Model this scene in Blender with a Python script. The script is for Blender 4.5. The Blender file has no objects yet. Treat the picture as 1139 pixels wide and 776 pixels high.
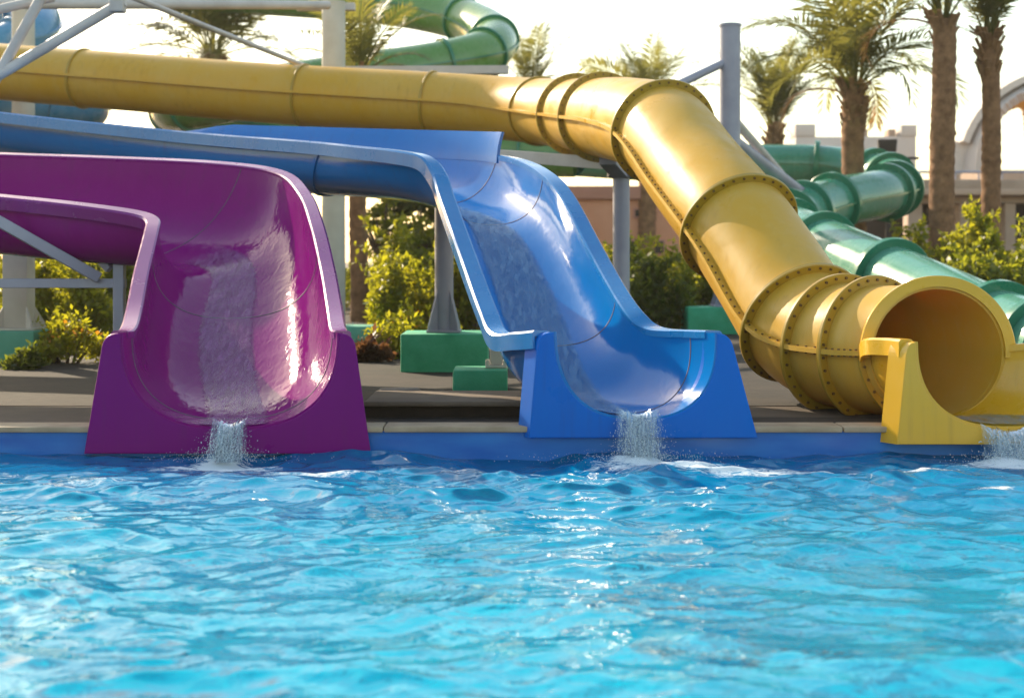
import bpy, bmesh, math, random
import numpy as np
from mathutils import Vector, Matrix

R = math.radians
random.seed(7)
rng = np.random.default_rng(11)
S = bpy.context.scene
COL = S.collection

# ------------------------------------------------------------------ camera frame
F, CX, CY, H = 1565.0, 569.5, 290.0, 1.0


def P(px, py, D):
    """a surveyed point: image bearing plus a real distance in metres"""
    return Vector(((px - CX) / F * D, D, H + (CY - py) / F * D))


GZ = 0.13   # deck level above the water

# ------------------------------------------------------------------ materials


def new_mat(name):
    m = bpy.data.materials.new(name)
    m.use_nodes = True
    nt = m.node_tree
    nt.nodes.clear()
    out = nt.nodes.new('ShaderNodeOutputMaterial')
    return m, nt, out


def N(nt, t, **kw):
    n = nt.nodes.new(t)
    for k, v in kw.items():
        if k in n.inputs:
            n.inputs[k].default_value = v
        else:
            setattr(n, k, v)
    return n


def ramp(nt, fac, stops):
    r = nt.nodes.new('ShaderNodeValToRGB')
    els = r.color_ramp.elements
    while len(els) < len(stops):
        els.new(0.5)
    for e, (p, c) in zip(els, stops):
        e.position = p
        e.color = (*c, 1) if len(c) == 3 else c
    nt.links.new(fac, r.inputs[0])
    return r.outputs[0]


def coords(nt):
    return N(nt, 'ShaderNodeNewGeometry').outputs['Position']


def noise(nt, vec, scale, detail=4, rough=0.55, dist=0.0):
    n = N(nt, 'ShaderNodeTexNoise', Scale=scale, Detail=detail, Roughness=rough, Distortion=dist)
    nt.links.new(vec, n.inputs['Vector'])
    return n.outputs['Fac']


def mapping(nt, vec, scale, rot=(0, 0, 0)):
    m = N(nt, 'ShaderNodeMapping')
    m.inputs['Scale'].default_value = scale
    m.inputs['Rotation'].default_value = rot
    nt.links.new(vec, m.inputs['Vector'])
    return m.outputs[0]


def bump(nt, h, strength, dist=0.01, prev=None):
    b = N(nt, 'ShaderNodeBump', Strength=strength, Distance=dist)
    nt.links.new(h, b.inputs['Height'])
    if prev is not None:
        nt.links.new(prev, b.inputs['Normal'])
    return b.outputs[0]


def principled(nt, out, **kw):
    p = nt.nodes.new('ShaderNodeBsdfPrincipled')
    for k, v in kw.items():
        p.inputs[k].default_value = v
    nt.links.new(p.outputs[0], out.inputs[0])
    return p


def mixc(nt, fac, a, b):
    m = nt.nodes.new('ShaderNodeMix')
    m.data_type = 'RGBA'
    if isinstance(fac, float):
        m.inputs[0].default_value = fac
    else:
        nt.links.new(fac, m.inputs[0])
    for i, c in ((6, a), (7, b)):
        if isinstance(c, tuple):
            m.inputs[i].default_value = (*c, 1)
        else:
            nt.links.new(c, m.inputs[i])
    return m.outputs[2]


def fiberglass(name, base, worn, rough=0.2, coat=0.4, wav=0.25, spec=0.5, glow=None, wet=0.0):
    m, nt, out = new_mat(name)
    pos = coords(nt)
    p = principled(nt, out, **{'Coat Weight': coat, 'Coat Roughness': 0.06, 'IOR': 1.5, 'Specular IOR Level': spec})
    big = noise(nt, pos, 1.7, 5, 0.6)
    streak = noise(nt, mapping(nt, pos, (9, 9, 1.1)), 1.6, 5, 0.65)
    f1 = ramp(nt, big, [(0.35, (0, 0, 0)), (0.75, (0.55, 0.55, 0.55))])
    f2 = ramp(nt, streak, [(0.5, (0, 0, 0)), (0.85, (0.6, 0.6, 0.6))])
    c = mixc(nt, f1, base, worn)
    c = mixc(nt, f2, c, worn)
    spk = noise(nt, pos, 60, 2, 0.5)
    c = mixc(nt, ramp(nt, spk, [(0.70, (0, 0, 0)), (0.8, (0.25, 0.25, 0.25))]), c, tuple(min(1, v * 0.55 + 0.02) for v in base))
    drip = noise(nt, mapping(nt, pos, (14, 14, 0.9)), 1.3, 6, 0.7)
    blot = noise(nt, pos, 1.1, 4, 0.6)
    dm = N(nt, 'ShaderNodeMath', operation='MULTIPLY')
    nt.links.new(ramp(nt, drip, [(0.52, (0, 0, 0)), (0.78, (0.75,) * 3)]), dm.inputs[0])
    nt.links.new(ramp(nt, blot, [(0.42, (0, 0, 0)), (0.62, (1, 1, 1))]), dm.inputs[1])
    c = mixc(nt, dm.outputs[0], c, tuple(v * 0.6 + 0.015 for v in base))
    nt.links.new(c, p.inputs['Base Color'])
    rr = ramp(nt, noise(nt, pos, 3.0, 6, 0.65), [(0.3, (rough * 0.65,) * 3), (0.75, (min(1, rough * 1.7),) * 3)])
    nt.links.new(rr, p.inputs['Roughness'])
    b = bump(nt, noise(nt, pos, 2.2, 2, 0.4), wav, 0.02)
    b = bump(nt, noise(nt, pos, 26, 3, 0.5), 0.05, 0.004, b)
    if wet:
        b = bump(nt, noise(nt, mapping(nt, pos, (1.6, 0.8, 0.8)), 13, 3, 0.55, 0.6), wet, 0.01, b)
    nt.links.new(b, p.inputs['Normal'])
    if glow:
        tl = N(nt, 'ShaderNodeBsdfTranslucent')
        tl.inputs[0].default_value = (*glow, 1)
        ms = N(nt, 'ShaderNodeMixShader')
        ms.inputs[0].default_value = 0.2
        nt.links.new(p.outputs[0], ms.inputs[1])
        nt.links.new(tl.outputs[0], ms.inputs[2])
        nt.links.new(ms.outputs[0], out.inputs[0])
    return m


def plain(name, a, b, scale=4.0, rough=0.7, bmp=0.2, bscale=30, metal=0.0, spec=0.5):
    m, nt, out = new_mat(name)
    pos = coords(nt)
    p = principled(nt, out, Metallic=metal, Roughness=rough)
    p.inputs['Specular IOR Level'].default_value = spec
    n = noise(nt, pos, scale, 7, 0.62)
    nt.links.new(ramp(nt, n, [(0.3, a), (0.72, b)]), p.inputs['Base Color'])
    nt.links.new(bump(nt, noise(nt, pos, bscale, 5, 0.6), bmp, 0.01), p.inputs['Normal'])
    return m


def leaf_mat(name, dark, light, trans, yellow=None):
    m, nt, out = new_mat(name)
    g = N(nt, 'ShaderNodeNewGeometry')
    rnd = g.outputs['Random Per Island']
    stops = [(0.0, dark), (0.6, light)]
    if yellow:
        stops.append((1.0, yellow))
    c = ramp(nt, rnd, stops)
    pr = nt.nodes.new('ShaderNodeBsdfPrincipled')
    pr.inputs['Roughness'].default_value = 0.45
    nt.links.new(c, pr.inputs['Base Color'])
    tr = nt.nodes.new('ShaderNodeBsdfTranslucent')
    tc = mixc(nt, 0.75, c, trans)
    nt.links.new(tc, tr.inputs['Color'])
    mx = N(nt, 'ShaderNodeMixShader')
    mx.inputs[0].default_value = 0.58
    nt.links.new(pr.outputs[0], mx.inputs[1])
    nt.links.new(tr.outputs[0], mx.inputs[2])
    nt.links.new(mx.outputs[0], out.inputs[0])
    return m


M = {}
M['purple'] = fiberglass('purple_fiberglass', (0.18, 0.0015, 0.135), (0.21, 0.006, 0.165), 0.05, 0.0, 0.35, 0.12, None, 0.3)
M['blue'] = fiberglass('blue_fiberglass', (0.0001, 0.14, 0.45), (0.0005, 0.165, 0.48), 0.11, 0.03, 0.25, 0.4, None, 0.12)
M['purple_panel'] = fiberglass('dull_purple_fiberglass', (0.16, 0.0015, 0.14), (0.175, 0.003, 0.155), 0.35, 0.0, 0.15, 0.14)
M['blue_panel'] = fiberglass('dull_blue_fiberglass', (0.0001, 0.115, 0.50), (0.001, 0.135, 0.52), 0.35, 0.0, 0.15, 0.14)
M['purple_rim'] = fiberglass('satin_purple_fiberglass', (0.17, 0.006, 0.15), (0.22, 0.02, 0.20), 0.22, 0.0, 0.15, 0.6)
M['blue_rim'] = fiberglass('satin_blue_fiberglass', (0.001, 0.15, 0.42), (0.02, 0.21, 0.48), 0.22, 0.0, 0.15, 0.5)
M['yellow'] = fiberglass('yellow_fiberglass', (0.66, 0.38, 0.026), (0.67, 0.47, 0.13), 0.36, 0.0, 0.12, 0.4, glow=(0.85, 0.28, 0.02))
M['lemon'] = fiberglass('lemon_fiberglass', (0.66, 0.36, 0.010), (0.66, 0.38, 0.04), 0.3, 0.3)
M['ochre'] = fiberglass('ochre_flange_fiberglass', (0.36, 0.215, 0.010), (0.42, 0.27, 0.04), 0.35, 0.1)
M['green'] = fiberglass('green_fiberglass', (0.045, 0.25, 0.16), (0.13, 0.34, 0.26), 0.22, 0.3)
M['green_flange'] = fiberglass('green_flange_fiberglass', (0.01, 0.17, 0.09), (0.02, 0.2, 0.12), 0.3, 0.2)
M['spiral'] = fiberglass('leaf_green_fiberglass', (0.10, 0.25, 0.045), (0.16, 0.30, 0.10), 0.25, 0.3)
M['sky_blue'] = fiberglass('pale_blue_fiberglass', (0.05, 0.22, 0.42), (0.10, 0.30, 0.48), 0.25, 0.3)
M['seal'] = plain('grey_joint_sealant', (0.05, 0.04, 0.06), (0.12, 0.10, 0.13), 20, 0.6, 0.1)
M['steel'] = plain('grey_painted_steel', (0.24, 0.24, 0.32), (0.32, 0.32, 0.40), 3, 0.45, 0.08)
M['pale_steel'] = plain('pale_painted_steel', (0.42, 0.38, 0.36), (0.58, 0.54, 0.52), 3, 0.5, 0.08)
M['column'] = plain('cream_column_paint', (0.48, 0.45, 0.38), (0.6, 0.57, 0.5), 2.5, 0.7, 0.15)
M['plinth'] = plain('green_painted_concrete', (0.012, 0.30, 0.15), (0.05, 0.42, 0.24), 5, 0.7, 0.25)
M['plinth_pale'] = plain('mint_painted_concrete', (0.08, 0.34, 0.24), (0.12, 0.42, 0.3), 3.5, 0.7, 0.25)
M['bolt'] = plain('rusty_bolt_steel', (0.09, 0.045, 0.015), (0.20, 0.12, 0.04), 20, 0.6, 0.1, 40, 0.3)
M['coping'] = plain('pale_stone_coping', (0.26, 0.19, 0.12), (0.40, 0.31, 0.21), 6, 0.75, 0.3)
M['slab'] = plain('grey_deck_slab', (0.08, 0.056, 0.04), (0.17, 0.125, 0.09), 2.2, 0.85, 0.4)
M['soil'] = plain('shade_darkened_soil', (0.006, 0.004, 0.003), (0.030, 0.020, 0.014), 3, 0.95, 0.9, 14)  # soil colour darkened to carry the shadow of the slides
M['stone'] = plain('grey_stone', (0.12, 0.10, 0.09), (0.24, 0.21, 0.18), 5, 0.85, 0.5)
M['pink_wall'] = plain('pink_stucco', (0.60, 0.26, 0.15), (0.66, 0.32, 0.20), 1.2, 0.9, 0.3)
M['pink_roof'] = plain('rose_parapet', (0.42, 0.19, 0.14), (0.50, 0.24, 0.18), 1.5, 0.85, 0.2)
M['tan_wall'] = plain('tan_stucco', (0.34, 0.24, 0.18), (0.42, 0.31, 0.24), 1.2, 0.9, 0.3)
M['white_wall'] = plain('white_stucco', (0.56, 0.50, 0.46), (0.66, 0.60, 0.56), 0.8, 0.9, 0.25)
M['dome'] = plain('lilac_grey_dome_render', (0.50, 0.44, 0.42), (0.60, 0.54, 0.50), 0.8, 0.85, 0.2)
M['dome_in'] = plain('ochre_dome_lining', (0.62, 0.36, 0.05), (0.68, 0.42, 0.08), 0.8, 0.85, 0.2)
M['rose_slab'] = plain('rose_roof_slab', (0.44, 0.30, 0.22), (0.52, 0.37, 0.28), 1, 0.85, 0.2)
M['dark'] = plain('dark_interior', (0.025, 0.018, 0.014), (0.05, 0.036, 0.03), 2, 0.8, 0.1)
M['trunk'] = plain('palm_bark', (0.12, 0.058, 0.027), (0.32, 0.17, 0.085), 7, 0.95, 0.9, 22)
M['boot'] = plain('palm_leaf_base', (0.16, 0.08, 0.035), (0.34, 0.19, 0.09), 9, 0.9, 0.6, 30)
M['bark'] = plain('grey_brown_bark', (0.07, 0.05, 0.035), (0.16, 0.11, 0.08), 8, 0.95, 0.8, 22)
M['palm_leaf'] = leaf_mat('palm_frond_green', (0.035, 0.065, 0.018), (0.085, 0.115, 0.03), (0.30, 0.27, 0.045), (0.15, 0.13, 0.045))
M['dead_leaf'] = leaf_mat('dry_frond', (0.20, 0.10, 0.05), (0.30, 0.17, 0.08), (0.4, 0.22, 0.08))
M['leaf_lime'] = leaf_mat('lime_leaf', (0.06, 0.10, 0.01), (0.13, 0.165, 0.012), (0.60, 0.56, 0.02), (0.26, 0.22, 0.02))
M['leaf_mid'] = leaf_mat('mid_leaf', (0.04, 0.08, 0.012), (0.095, 0.13, 0.018), (0.46, 0.46, 0.02), (0.17, 0.17, 0.025))
M['leaf_dark'] = leaf_mat('dark_leaf', (0.025, 0.05, 0.01), (0.055, 0.09, 0.014), (0.24, 0.27, 0.02), (0.11, 0.12, 0.02))
M['leaf_red'] = leaf_mat('red_brown_leaf', (0.05, 0.02, 0.015), (0.10, 0.045, 0.025), (0.2, 0.09, 0.03))
M['flower'] = leaf_mat('orange_petal', (0.6, 0.16, 0.01), (0.7, 0.35, 0.02), (0.7, 0.3, 0.02))


def mat_ground():
    m, nt, out = new_mat('dusty_paving')
    pos = coords(nt)
    p = principled(nt, out, Roughness=0.9)
    n1 = noise(nt, pos, 0.9, 7, 0.65)
    n2 = noise(nt, pos, 11, 6, 0.7)
    c = ramp(nt, n1, [(0.3, (0.04, 0.028, 0.02)), (0.52, (0.085, 0.06, 0.042)), (0.75, (0.15, 0.11, 0.075))])
    c = mixc(nt, ramp(nt, n2, [(0.5, (0, 0, 0)), (0.72, (0.6, 0.6, 0.6))]), c, (0.075, 0.055, 0.04))
    nt.links.new(c, p.inputs['Base Color'])
    nt.links.new(bump(nt, n2, 0.5, 0.02), p.inputs['Normal'])
    return m


def mat_wall_blue():
    m, nt, out = new_mat('blue_pool_wall')
    pos = coords(nt)
    p = principled(nt, out, Roughness=0.25)
    n = noise(nt, mapping(nt, pos, (1, 1, 4)), 2.5, 5)
    c = ramp(nt, n, [(0.3, (0.005, 0.10, 0.42)), (0.7, (0.015, 0.17, 0.52))])
    nt.links.new(c, p.inputs['Base Color'])
    return m


WA, WB, WC = (0.0, 0.165, 0.32), (0.0, 0.25, 0.41), (0.0, 0.33, 0.48)
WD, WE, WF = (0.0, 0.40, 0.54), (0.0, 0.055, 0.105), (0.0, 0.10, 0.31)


def mat_water():
    """pool water: a turquoise body seen through facets that mirror the sky"""
    m, nt, out = new_mat('pool_water')
    pos = coords(nt)
    b = bump(nt, noise(nt, mapping(nt, pos, (1, 1.35, 1)), 8, 3, 0.5, 0.6), 0.30, 0.03)
    b = bump(nt, noise(nt, pos, 30, 2, 0.5, 0.3), 0.08, 0.012, b)
    # what is seen through a facet is shifted sideways by its slope (refraction)
    sc = N(nt, 'ShaderNodeVectorMath', operation='MULTIPLY')
    nt.links.new(b, sc.inputs[0])
    sc.inputs[1].default_value = (1.6, 1.6, 0)
    ad = N(nt, 'ShaderNodeVectorMath', operation='ADD')
    nt.links.new(pos, ad.inputs[0])
    nt.links.new(sc.outputs[0], ad.inputs[1])
    rp = ad.outputs[0]
    n1 = noise(nt, rp, 0.5, 3, 0.5)
    n2 = noise(nt, mapping(nt, rp, (1, 1.6, 1)), 2.6, 3, 0.5, 0.9)  # tint noise painted in for caustic light on the pool floor
    c = ramp(nt, n1, [(0.30, WA), (0.52, WB), (0.72, WC)])
    c = mixc(nt, ramp(nt, n2, [(0.46, (0, 0, 0)), (0.70, (0.7, 0.7, 0.7))]), c, WD)
    c = mixc(nt, ramp(nt, n2, [(0.30, (0.8, 0.8, 0.8)), (0.45, (0, 0, 0))]), c, WE)
    # body colour shifts to a darker blue towards the slide wall
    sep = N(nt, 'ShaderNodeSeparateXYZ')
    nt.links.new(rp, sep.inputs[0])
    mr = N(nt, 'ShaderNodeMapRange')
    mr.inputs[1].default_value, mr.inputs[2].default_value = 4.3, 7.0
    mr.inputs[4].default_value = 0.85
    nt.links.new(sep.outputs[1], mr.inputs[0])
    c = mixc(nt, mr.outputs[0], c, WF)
    up = N(nt, 'ShaderNodeCombineXYZ')
    up.inputs[2].default_value = 1
    body = N(nt, 'ShaderNodeBsdfDiffuse')
    nt.links.new(c, body.inputs['Color'])
    nt.links.new(up.outputs[0], body.inputs['Normal'])
    gl = N(nt, 'ShaderNodeBsdfGlossy', Roughness=0.04)
    nt.links.new(b, gl.inputs['Normal'])
    fr = N(nt, 'ShaderNodeFresnel', IOR=1.33)
    nt.links.new(b, fr.inputs['Normal'])
    mx = N(nt, 'ShaderNodeMixShader')
    nt.links.new(fr.outputs[0], mx.inputs[0])
    nt.links.new(body.outputs[0], mx.inputs[1])
    nt.links.new(gl.outputs[0], mx.inputs[2])
    # froth around the outfalls, held in a vertex attribute
    att = N(nt, 'ShaderNodeAttribute', attribute_name='froth')
    fn = noise(nt, mapping(nt, pos, (1, 1.7, 1)), 15, 7, 0.7, 1.6)
    sub = N(nt, 'ShaderNodeMath', operation='ADD')
    nt.links.new(fn, sub.inputs[0])
    nt.links.new(att.outputs['Fac'], sub.inputs[1])
    fm = ramp(nt, sub.outputs[0], [(0.82, (0, 0, 0)), (1.05, (0.9, 0.9, 0.9))])
    foam = N(nt, 'ShaderNodeBsdfDiffuse')
    foam.inputs[0].default_value = (0.74, 0.80, 0.84, 1)
    m2 = N(nt, 'ShaderNodeMixShader')
    nt.links.new(fm, m2.inputs[0])
    nt.links.new(mx.outputs[0], m2.inputs[1])
    nt.links.new(foam.outputs[0], m2.inputs[2])
    nt.links.new(m2.outputs[0], out.inputs[0])
    return m


def mat_stream(name, tint, froth, lo=0.04, hi=0.33):
    """thin running water: see-through, glossy, rippled, with white froth;
    the vertex attribute 'film' says how thick the sheet is"""
    m, nt, out = new_mat(name)
    pos = coords(nt)
    n = noise(nt, mapping(nt, pos, (1.8, 0.5, 0.5)), 9, 2, 0.5, 0.6)
    b = bump(nt, n, 0.19, 0.02)
    gl = N(nt, 'ShaderNodeBsdfGlossy', Roughness=0.16)
    nt.links.new(b, gl.inputs['Normal'])
    tr = N(nt, 'ShaderNodeBsdfTransparent')
    tr.inputs[0].default_value = (*tint, 1)
    fr = N(nt, 'ShaderNodeFresnel', IOR=1.33)
    nt.links.new(b, fr.inputs['Normal'])
    mx = N(nt, 'ShaderNodeMixShader')
    nt.links.new(fr.outputs[0], mx.inputs[0])
    nt.links.new(tr.outputs[0], mx.inputs[1])
    nt.links.new(gl.outputs[0], mx.inputs[2])
    df = N(nt, 'ShaderNodeBsdfDiffuse')
    df.inputs[0].default_value = (*froth, 1)
    fo = ramp(nt, noise(nt, mapping(nt, pos, (2.4, 0.55, 0.55)), 17, 5, 0.62, 0.9), [(0.36, (lo,) * 3), (0.70, (hi,) * 3)])
    m2 = N(nt, 'ShaderNodeMixShader')
    nt.links.new(fo, m2.inputs[0])
    nt.links.new(mx.outputs[0], m2.inputs[1])
    nt.links.new(df.outputs[0], m2.inputs[2])
    clear = N(nt, 'ShaderNodeBsdfTransparent')
    att = N(nt, 'ShaderNodeAttribute', attribute_name='film')
    rag = noise(nt, mapping(nt, pos, (2.5, 0.8, 0.8)), 18, 4, 0.6, 0.8)
    ad = N(nt, 'ShaderNodeMath', operation='ADD')
    nt.links.new(att.outputs['Fac'], ad.inputs[0])
    nt.links.new(rag, ad.inputs[1])
    fac = ramp(nt, ad.outputs[0], [(0.55, (0, 0, 0)), (1.15, (1, 1, 1))])
    m3 = N(nt, 'ShaderNodeMixShader')
    nt.links.new(fac, m3.inputs[0])
    nt.links.new(clear.outputs[0], m3.inputs[1])
    nt.links.new(m2.outputs[0], m3.inputs[2])
    nt.links.new(m3.outputs[0], out.inputs[0])
    return m


def mat_drop():
    m, nt, out = new_mat('spray')
    p = principled(nt, out, Roughness=0.08, IOR=1.33)
    p.inputs['Base Color'].default_value = (0.72, 0.84, 0.92, 1)
    p.inputs['Transmission Weight'].default_value = 0.35
    return m


M['ground'] = mat_ground()
M['pool_wall'] = mat_wall_blue()
M['water'] = mat_water()
M['stream_violet'] = mat_stream('stream_on_purple', (0.97, 0.93, 0.98), (0.62, 0.28, 0.62))
M['stream_blue'] = mat_stream('stream_on_blue', (0.93, 0.97, 0.99), (0.36, 0.62, 0.88))
M['falling'] = mat_stream('falling_froth', (0.94, 0.97, 0.99), (0.60, 0.74, 0.84), 0.05, 0.55)
M['spray'] = mat_drop()

# ------------------------------------------------------------------ object helpers


def link(o, parent=None):
    COL.objects.link(o)
    if parent is not None:
        o.parent = parent
    return o


def tag(o, label, cat, group=None, kind=None):
    o['label'] = label
    o['category'] = cat
    if group:
        o['group'] = group
    if kind:
        o['kind'] = kind
    return o


def thing(name, label, cat, loc=(0, 0, 0), group=None):
    o = bpy.data.objects.new(name, None)
    o.empty_display_size = 0.2
    link(o)
    o.location = loc
    return tag(o, label, cat, group)


def mesh_obj(name, verts, faces, mats, parent=None, smooth=False, fmat=None, auto=None):
    """verts in world space; if parent is an Empty the mesh is shifted into its frame"""
    me = bpy.data.meshes.new(name)
    v = np.asarray(verts, dtype=float)
    if parent is not None:
        off = np.array(parent.matrix_basis.translation)
        pp = parent.parent
        while pp is not None:
            off = off + np.array(pp.matrix_basis.translation)
            pp = pp.parent
        v = v - off
    if isinstance(faces, np.ndarray):
        k = faces.shape[1]
        me.vertices.add(len(v))
        me.vertices.foreach_set('co', v.ravel())
        me.loops.add(faces.size)
        me.loops.foreach_set('vertex_index', faces.ravel().astype(np.int32))
        me.polygons.add(len(faces))
        me.polygons.foreach_set('loop_start', np.arange(0, faces.size, k, dtype=np.int32))
        me.update(calc_edges=True)
    else:
        me.from_pydata([tuple(x) for x in v], [], [tuple(f) for f in faces])
    for m in (mats if isinstance(mats, (list, tuple)) else [mats]):
        me.materials.append(m)
    if fmat is not None:
        me.polygons.foreach_set('material_index', np.asarray(fmat, dtype=np.int32))
    me.validate()
    if smooth:
        me.polygons.foreach_set('use_smooth', np.ones(len(me.polygons), dtype=bool))
        if auto:
            me.set_sharp_from_angle(angle=R(auto))
    me.update()
    return link(bpy.data.objects.new(name, me), parent)


def bm_obj(name, bm, mats, parent=None, smooth=False, auto=None):
    bmesh.ops.recalc_face_normals(bm, faces=bm.faces)
    bm.verts.index_update()
    v = [tuple(x.co) for x in bm.verts]
    f = [tuple(q.index for q in fc.verts) for fc in bm.faces]
    fm = [fc.material_index for fc in bm.faces]
    bm.free()
    return mesh_obj(name, v, f, mats, parent, smooth, fm, auto)


def add_box(bm, c, s, bev=0.0, rotz=0.0, mi=0, top=1.0):
    """box centred at c with size s; top scales the upper face"""
    hx, hy, hz = s[0] / 2, s[1] / 2, s[2] / 2
    vs = []
    for z, k in ((-hz, 1.0), (hz, top)):
        for x, y in ((-hx, -hy), (hx, -hy), (hx, hy), (-hx, hy)):
            v = Vector((x * k, y * k, z))
            v.rotate(Matrix.Rotation(rotz, 3, 'Z'))
            vs.append(bm.verts.new(v + Vector(c)))
    fs = [bm.faces.new([vs[i] for i in q]) for q in
          ((3, 2, 1, 0), (4, 5, 6, 7), (0, 1, 5, 4), (1, 2, 6, 5), (2, 3, 7, 6), (3, 0, 4, 7))]
    for f in fs:
        f.material_index = mi
    if bev > 0:
        es = list({e for f in fs for e in f.edges})
        r = bmesh.ops.bevel(bm, geom=es, offset=bev, segments=2, affect='EDGES', profile=0.5)
        for f in r['faces']:
            f.material_index = mi


def add_pipe(bm, a, b, r0, r1=None, seg=14, mi=0):
    a, b = Vector(a), Vector(b)
    r1 = r0 if r1 is None else r1
    d = (b - a).normalized()
    u = d.orthogonal().normalized()
    w = d.cross(u)
    rings = []
    for c, r in ((a, r0), (b, r1)):
        rings.append([bm.verts.new(c + (u * math.cos(t) + w * math.sin(t)) * r)
                      for t in (2 * math.pi * i / seg for i in range(seg))])
    for i in range(seg):
        j = (i + 1) % seg
        bm.faces.new((rings[0][i], rings[0][j], rings[1][j], rings[1][i])).material_index = mi
    bm.faces.new(rings[0][::-1]).material_index = mi
    bm.faces.new(rings[1]).material_index = mi


def add_beam(bm, a, b, w, h, mi=0, bev=0.004):
    """rectangular bar from a to b, w wide sideways, h tall"""
    a, b = Vector(a), Vector(b)
    d = (b - a).normalized()
    up = Vector((0, 0, 1)) if abs(d.z) < 0.95 else Vector((0, 1, 0))
    s = d.cross(up).normalized()
    u = s.cross(d).normalized()
    vs = []
    for c in (a, b):
        for x, z in ((-1, -1), (1, -1), (1, 1), (-1, 1)):
            vs.append(bm.verts.new(c + s * (x * w / 2) + u * (z * h / 2)))
    fs = [bm.faces.new([vs[i] for i in q]) for q in
          ((3, 2, 1, 0), (4, 5, 6, 7), (0, 1, 5, 4), (1, 2, 6, 5), (2, 3, 7, 6), (3, 0, 4, 7))]
    for f in fs:
        f.material_index = mi
    if bev:
        bmesh.ops.bevel(bm, geom=list({e for f in fs for e in f.edges}), offset=bev, segments=1, affect='EDGES')


def catmull(pts, per=10):
    """centripetal-ish Catmull-Rom through an array (n, k)"""
    p = np.asarray(pts, dtype=float)
    ext = np.vstack([2 * p[0] - p[1], p, 2 * p[-1] - p[-2]])
    out = []
    for i in range(1, len(ext) - 2):
        p0, p1, p2, p3 = ext[i - 1:i + 3]
        for t in np.arange(per) / per:
            out.append(0.5 * ((2 * p1) + (-p0 + p2) * t + (2 * p0 - 5 * p1 + 4 * p2 - p3) * t * t
                              + (-p0 + 3 * p1 - 3 * p2 + p3) * t ** 3))
    out.append(p[-1])
    return np.array(out)


def unit(v):
    n = np.linalg.norm(v, axis=-1, keepdims=True)
    return v / np.maximum(n, 1e-9)


# ------------------------------------------------------------------ open chutes
EXPO = 0.80


def u_curve(L, B, Rr, th, k=0.0, ex=None):
    ex = EXPO if ex is None else ex
    M_ = (L + Rr) / 2
    a = (Rr - L) / 2
    b = B - M_
    a = a * (1 + k / np.linalg.norm(a))
    b = b * (1 + k / np.linalg.norm(b))
    c, s = np.cos(th), np.sin(th)
    cc = np.sign(c) * np.abs(c) ** ex
    ss = np.abs(s) ** ex
    return M_ - np.outer(cc, a) + np.outer(ss, b)


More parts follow.
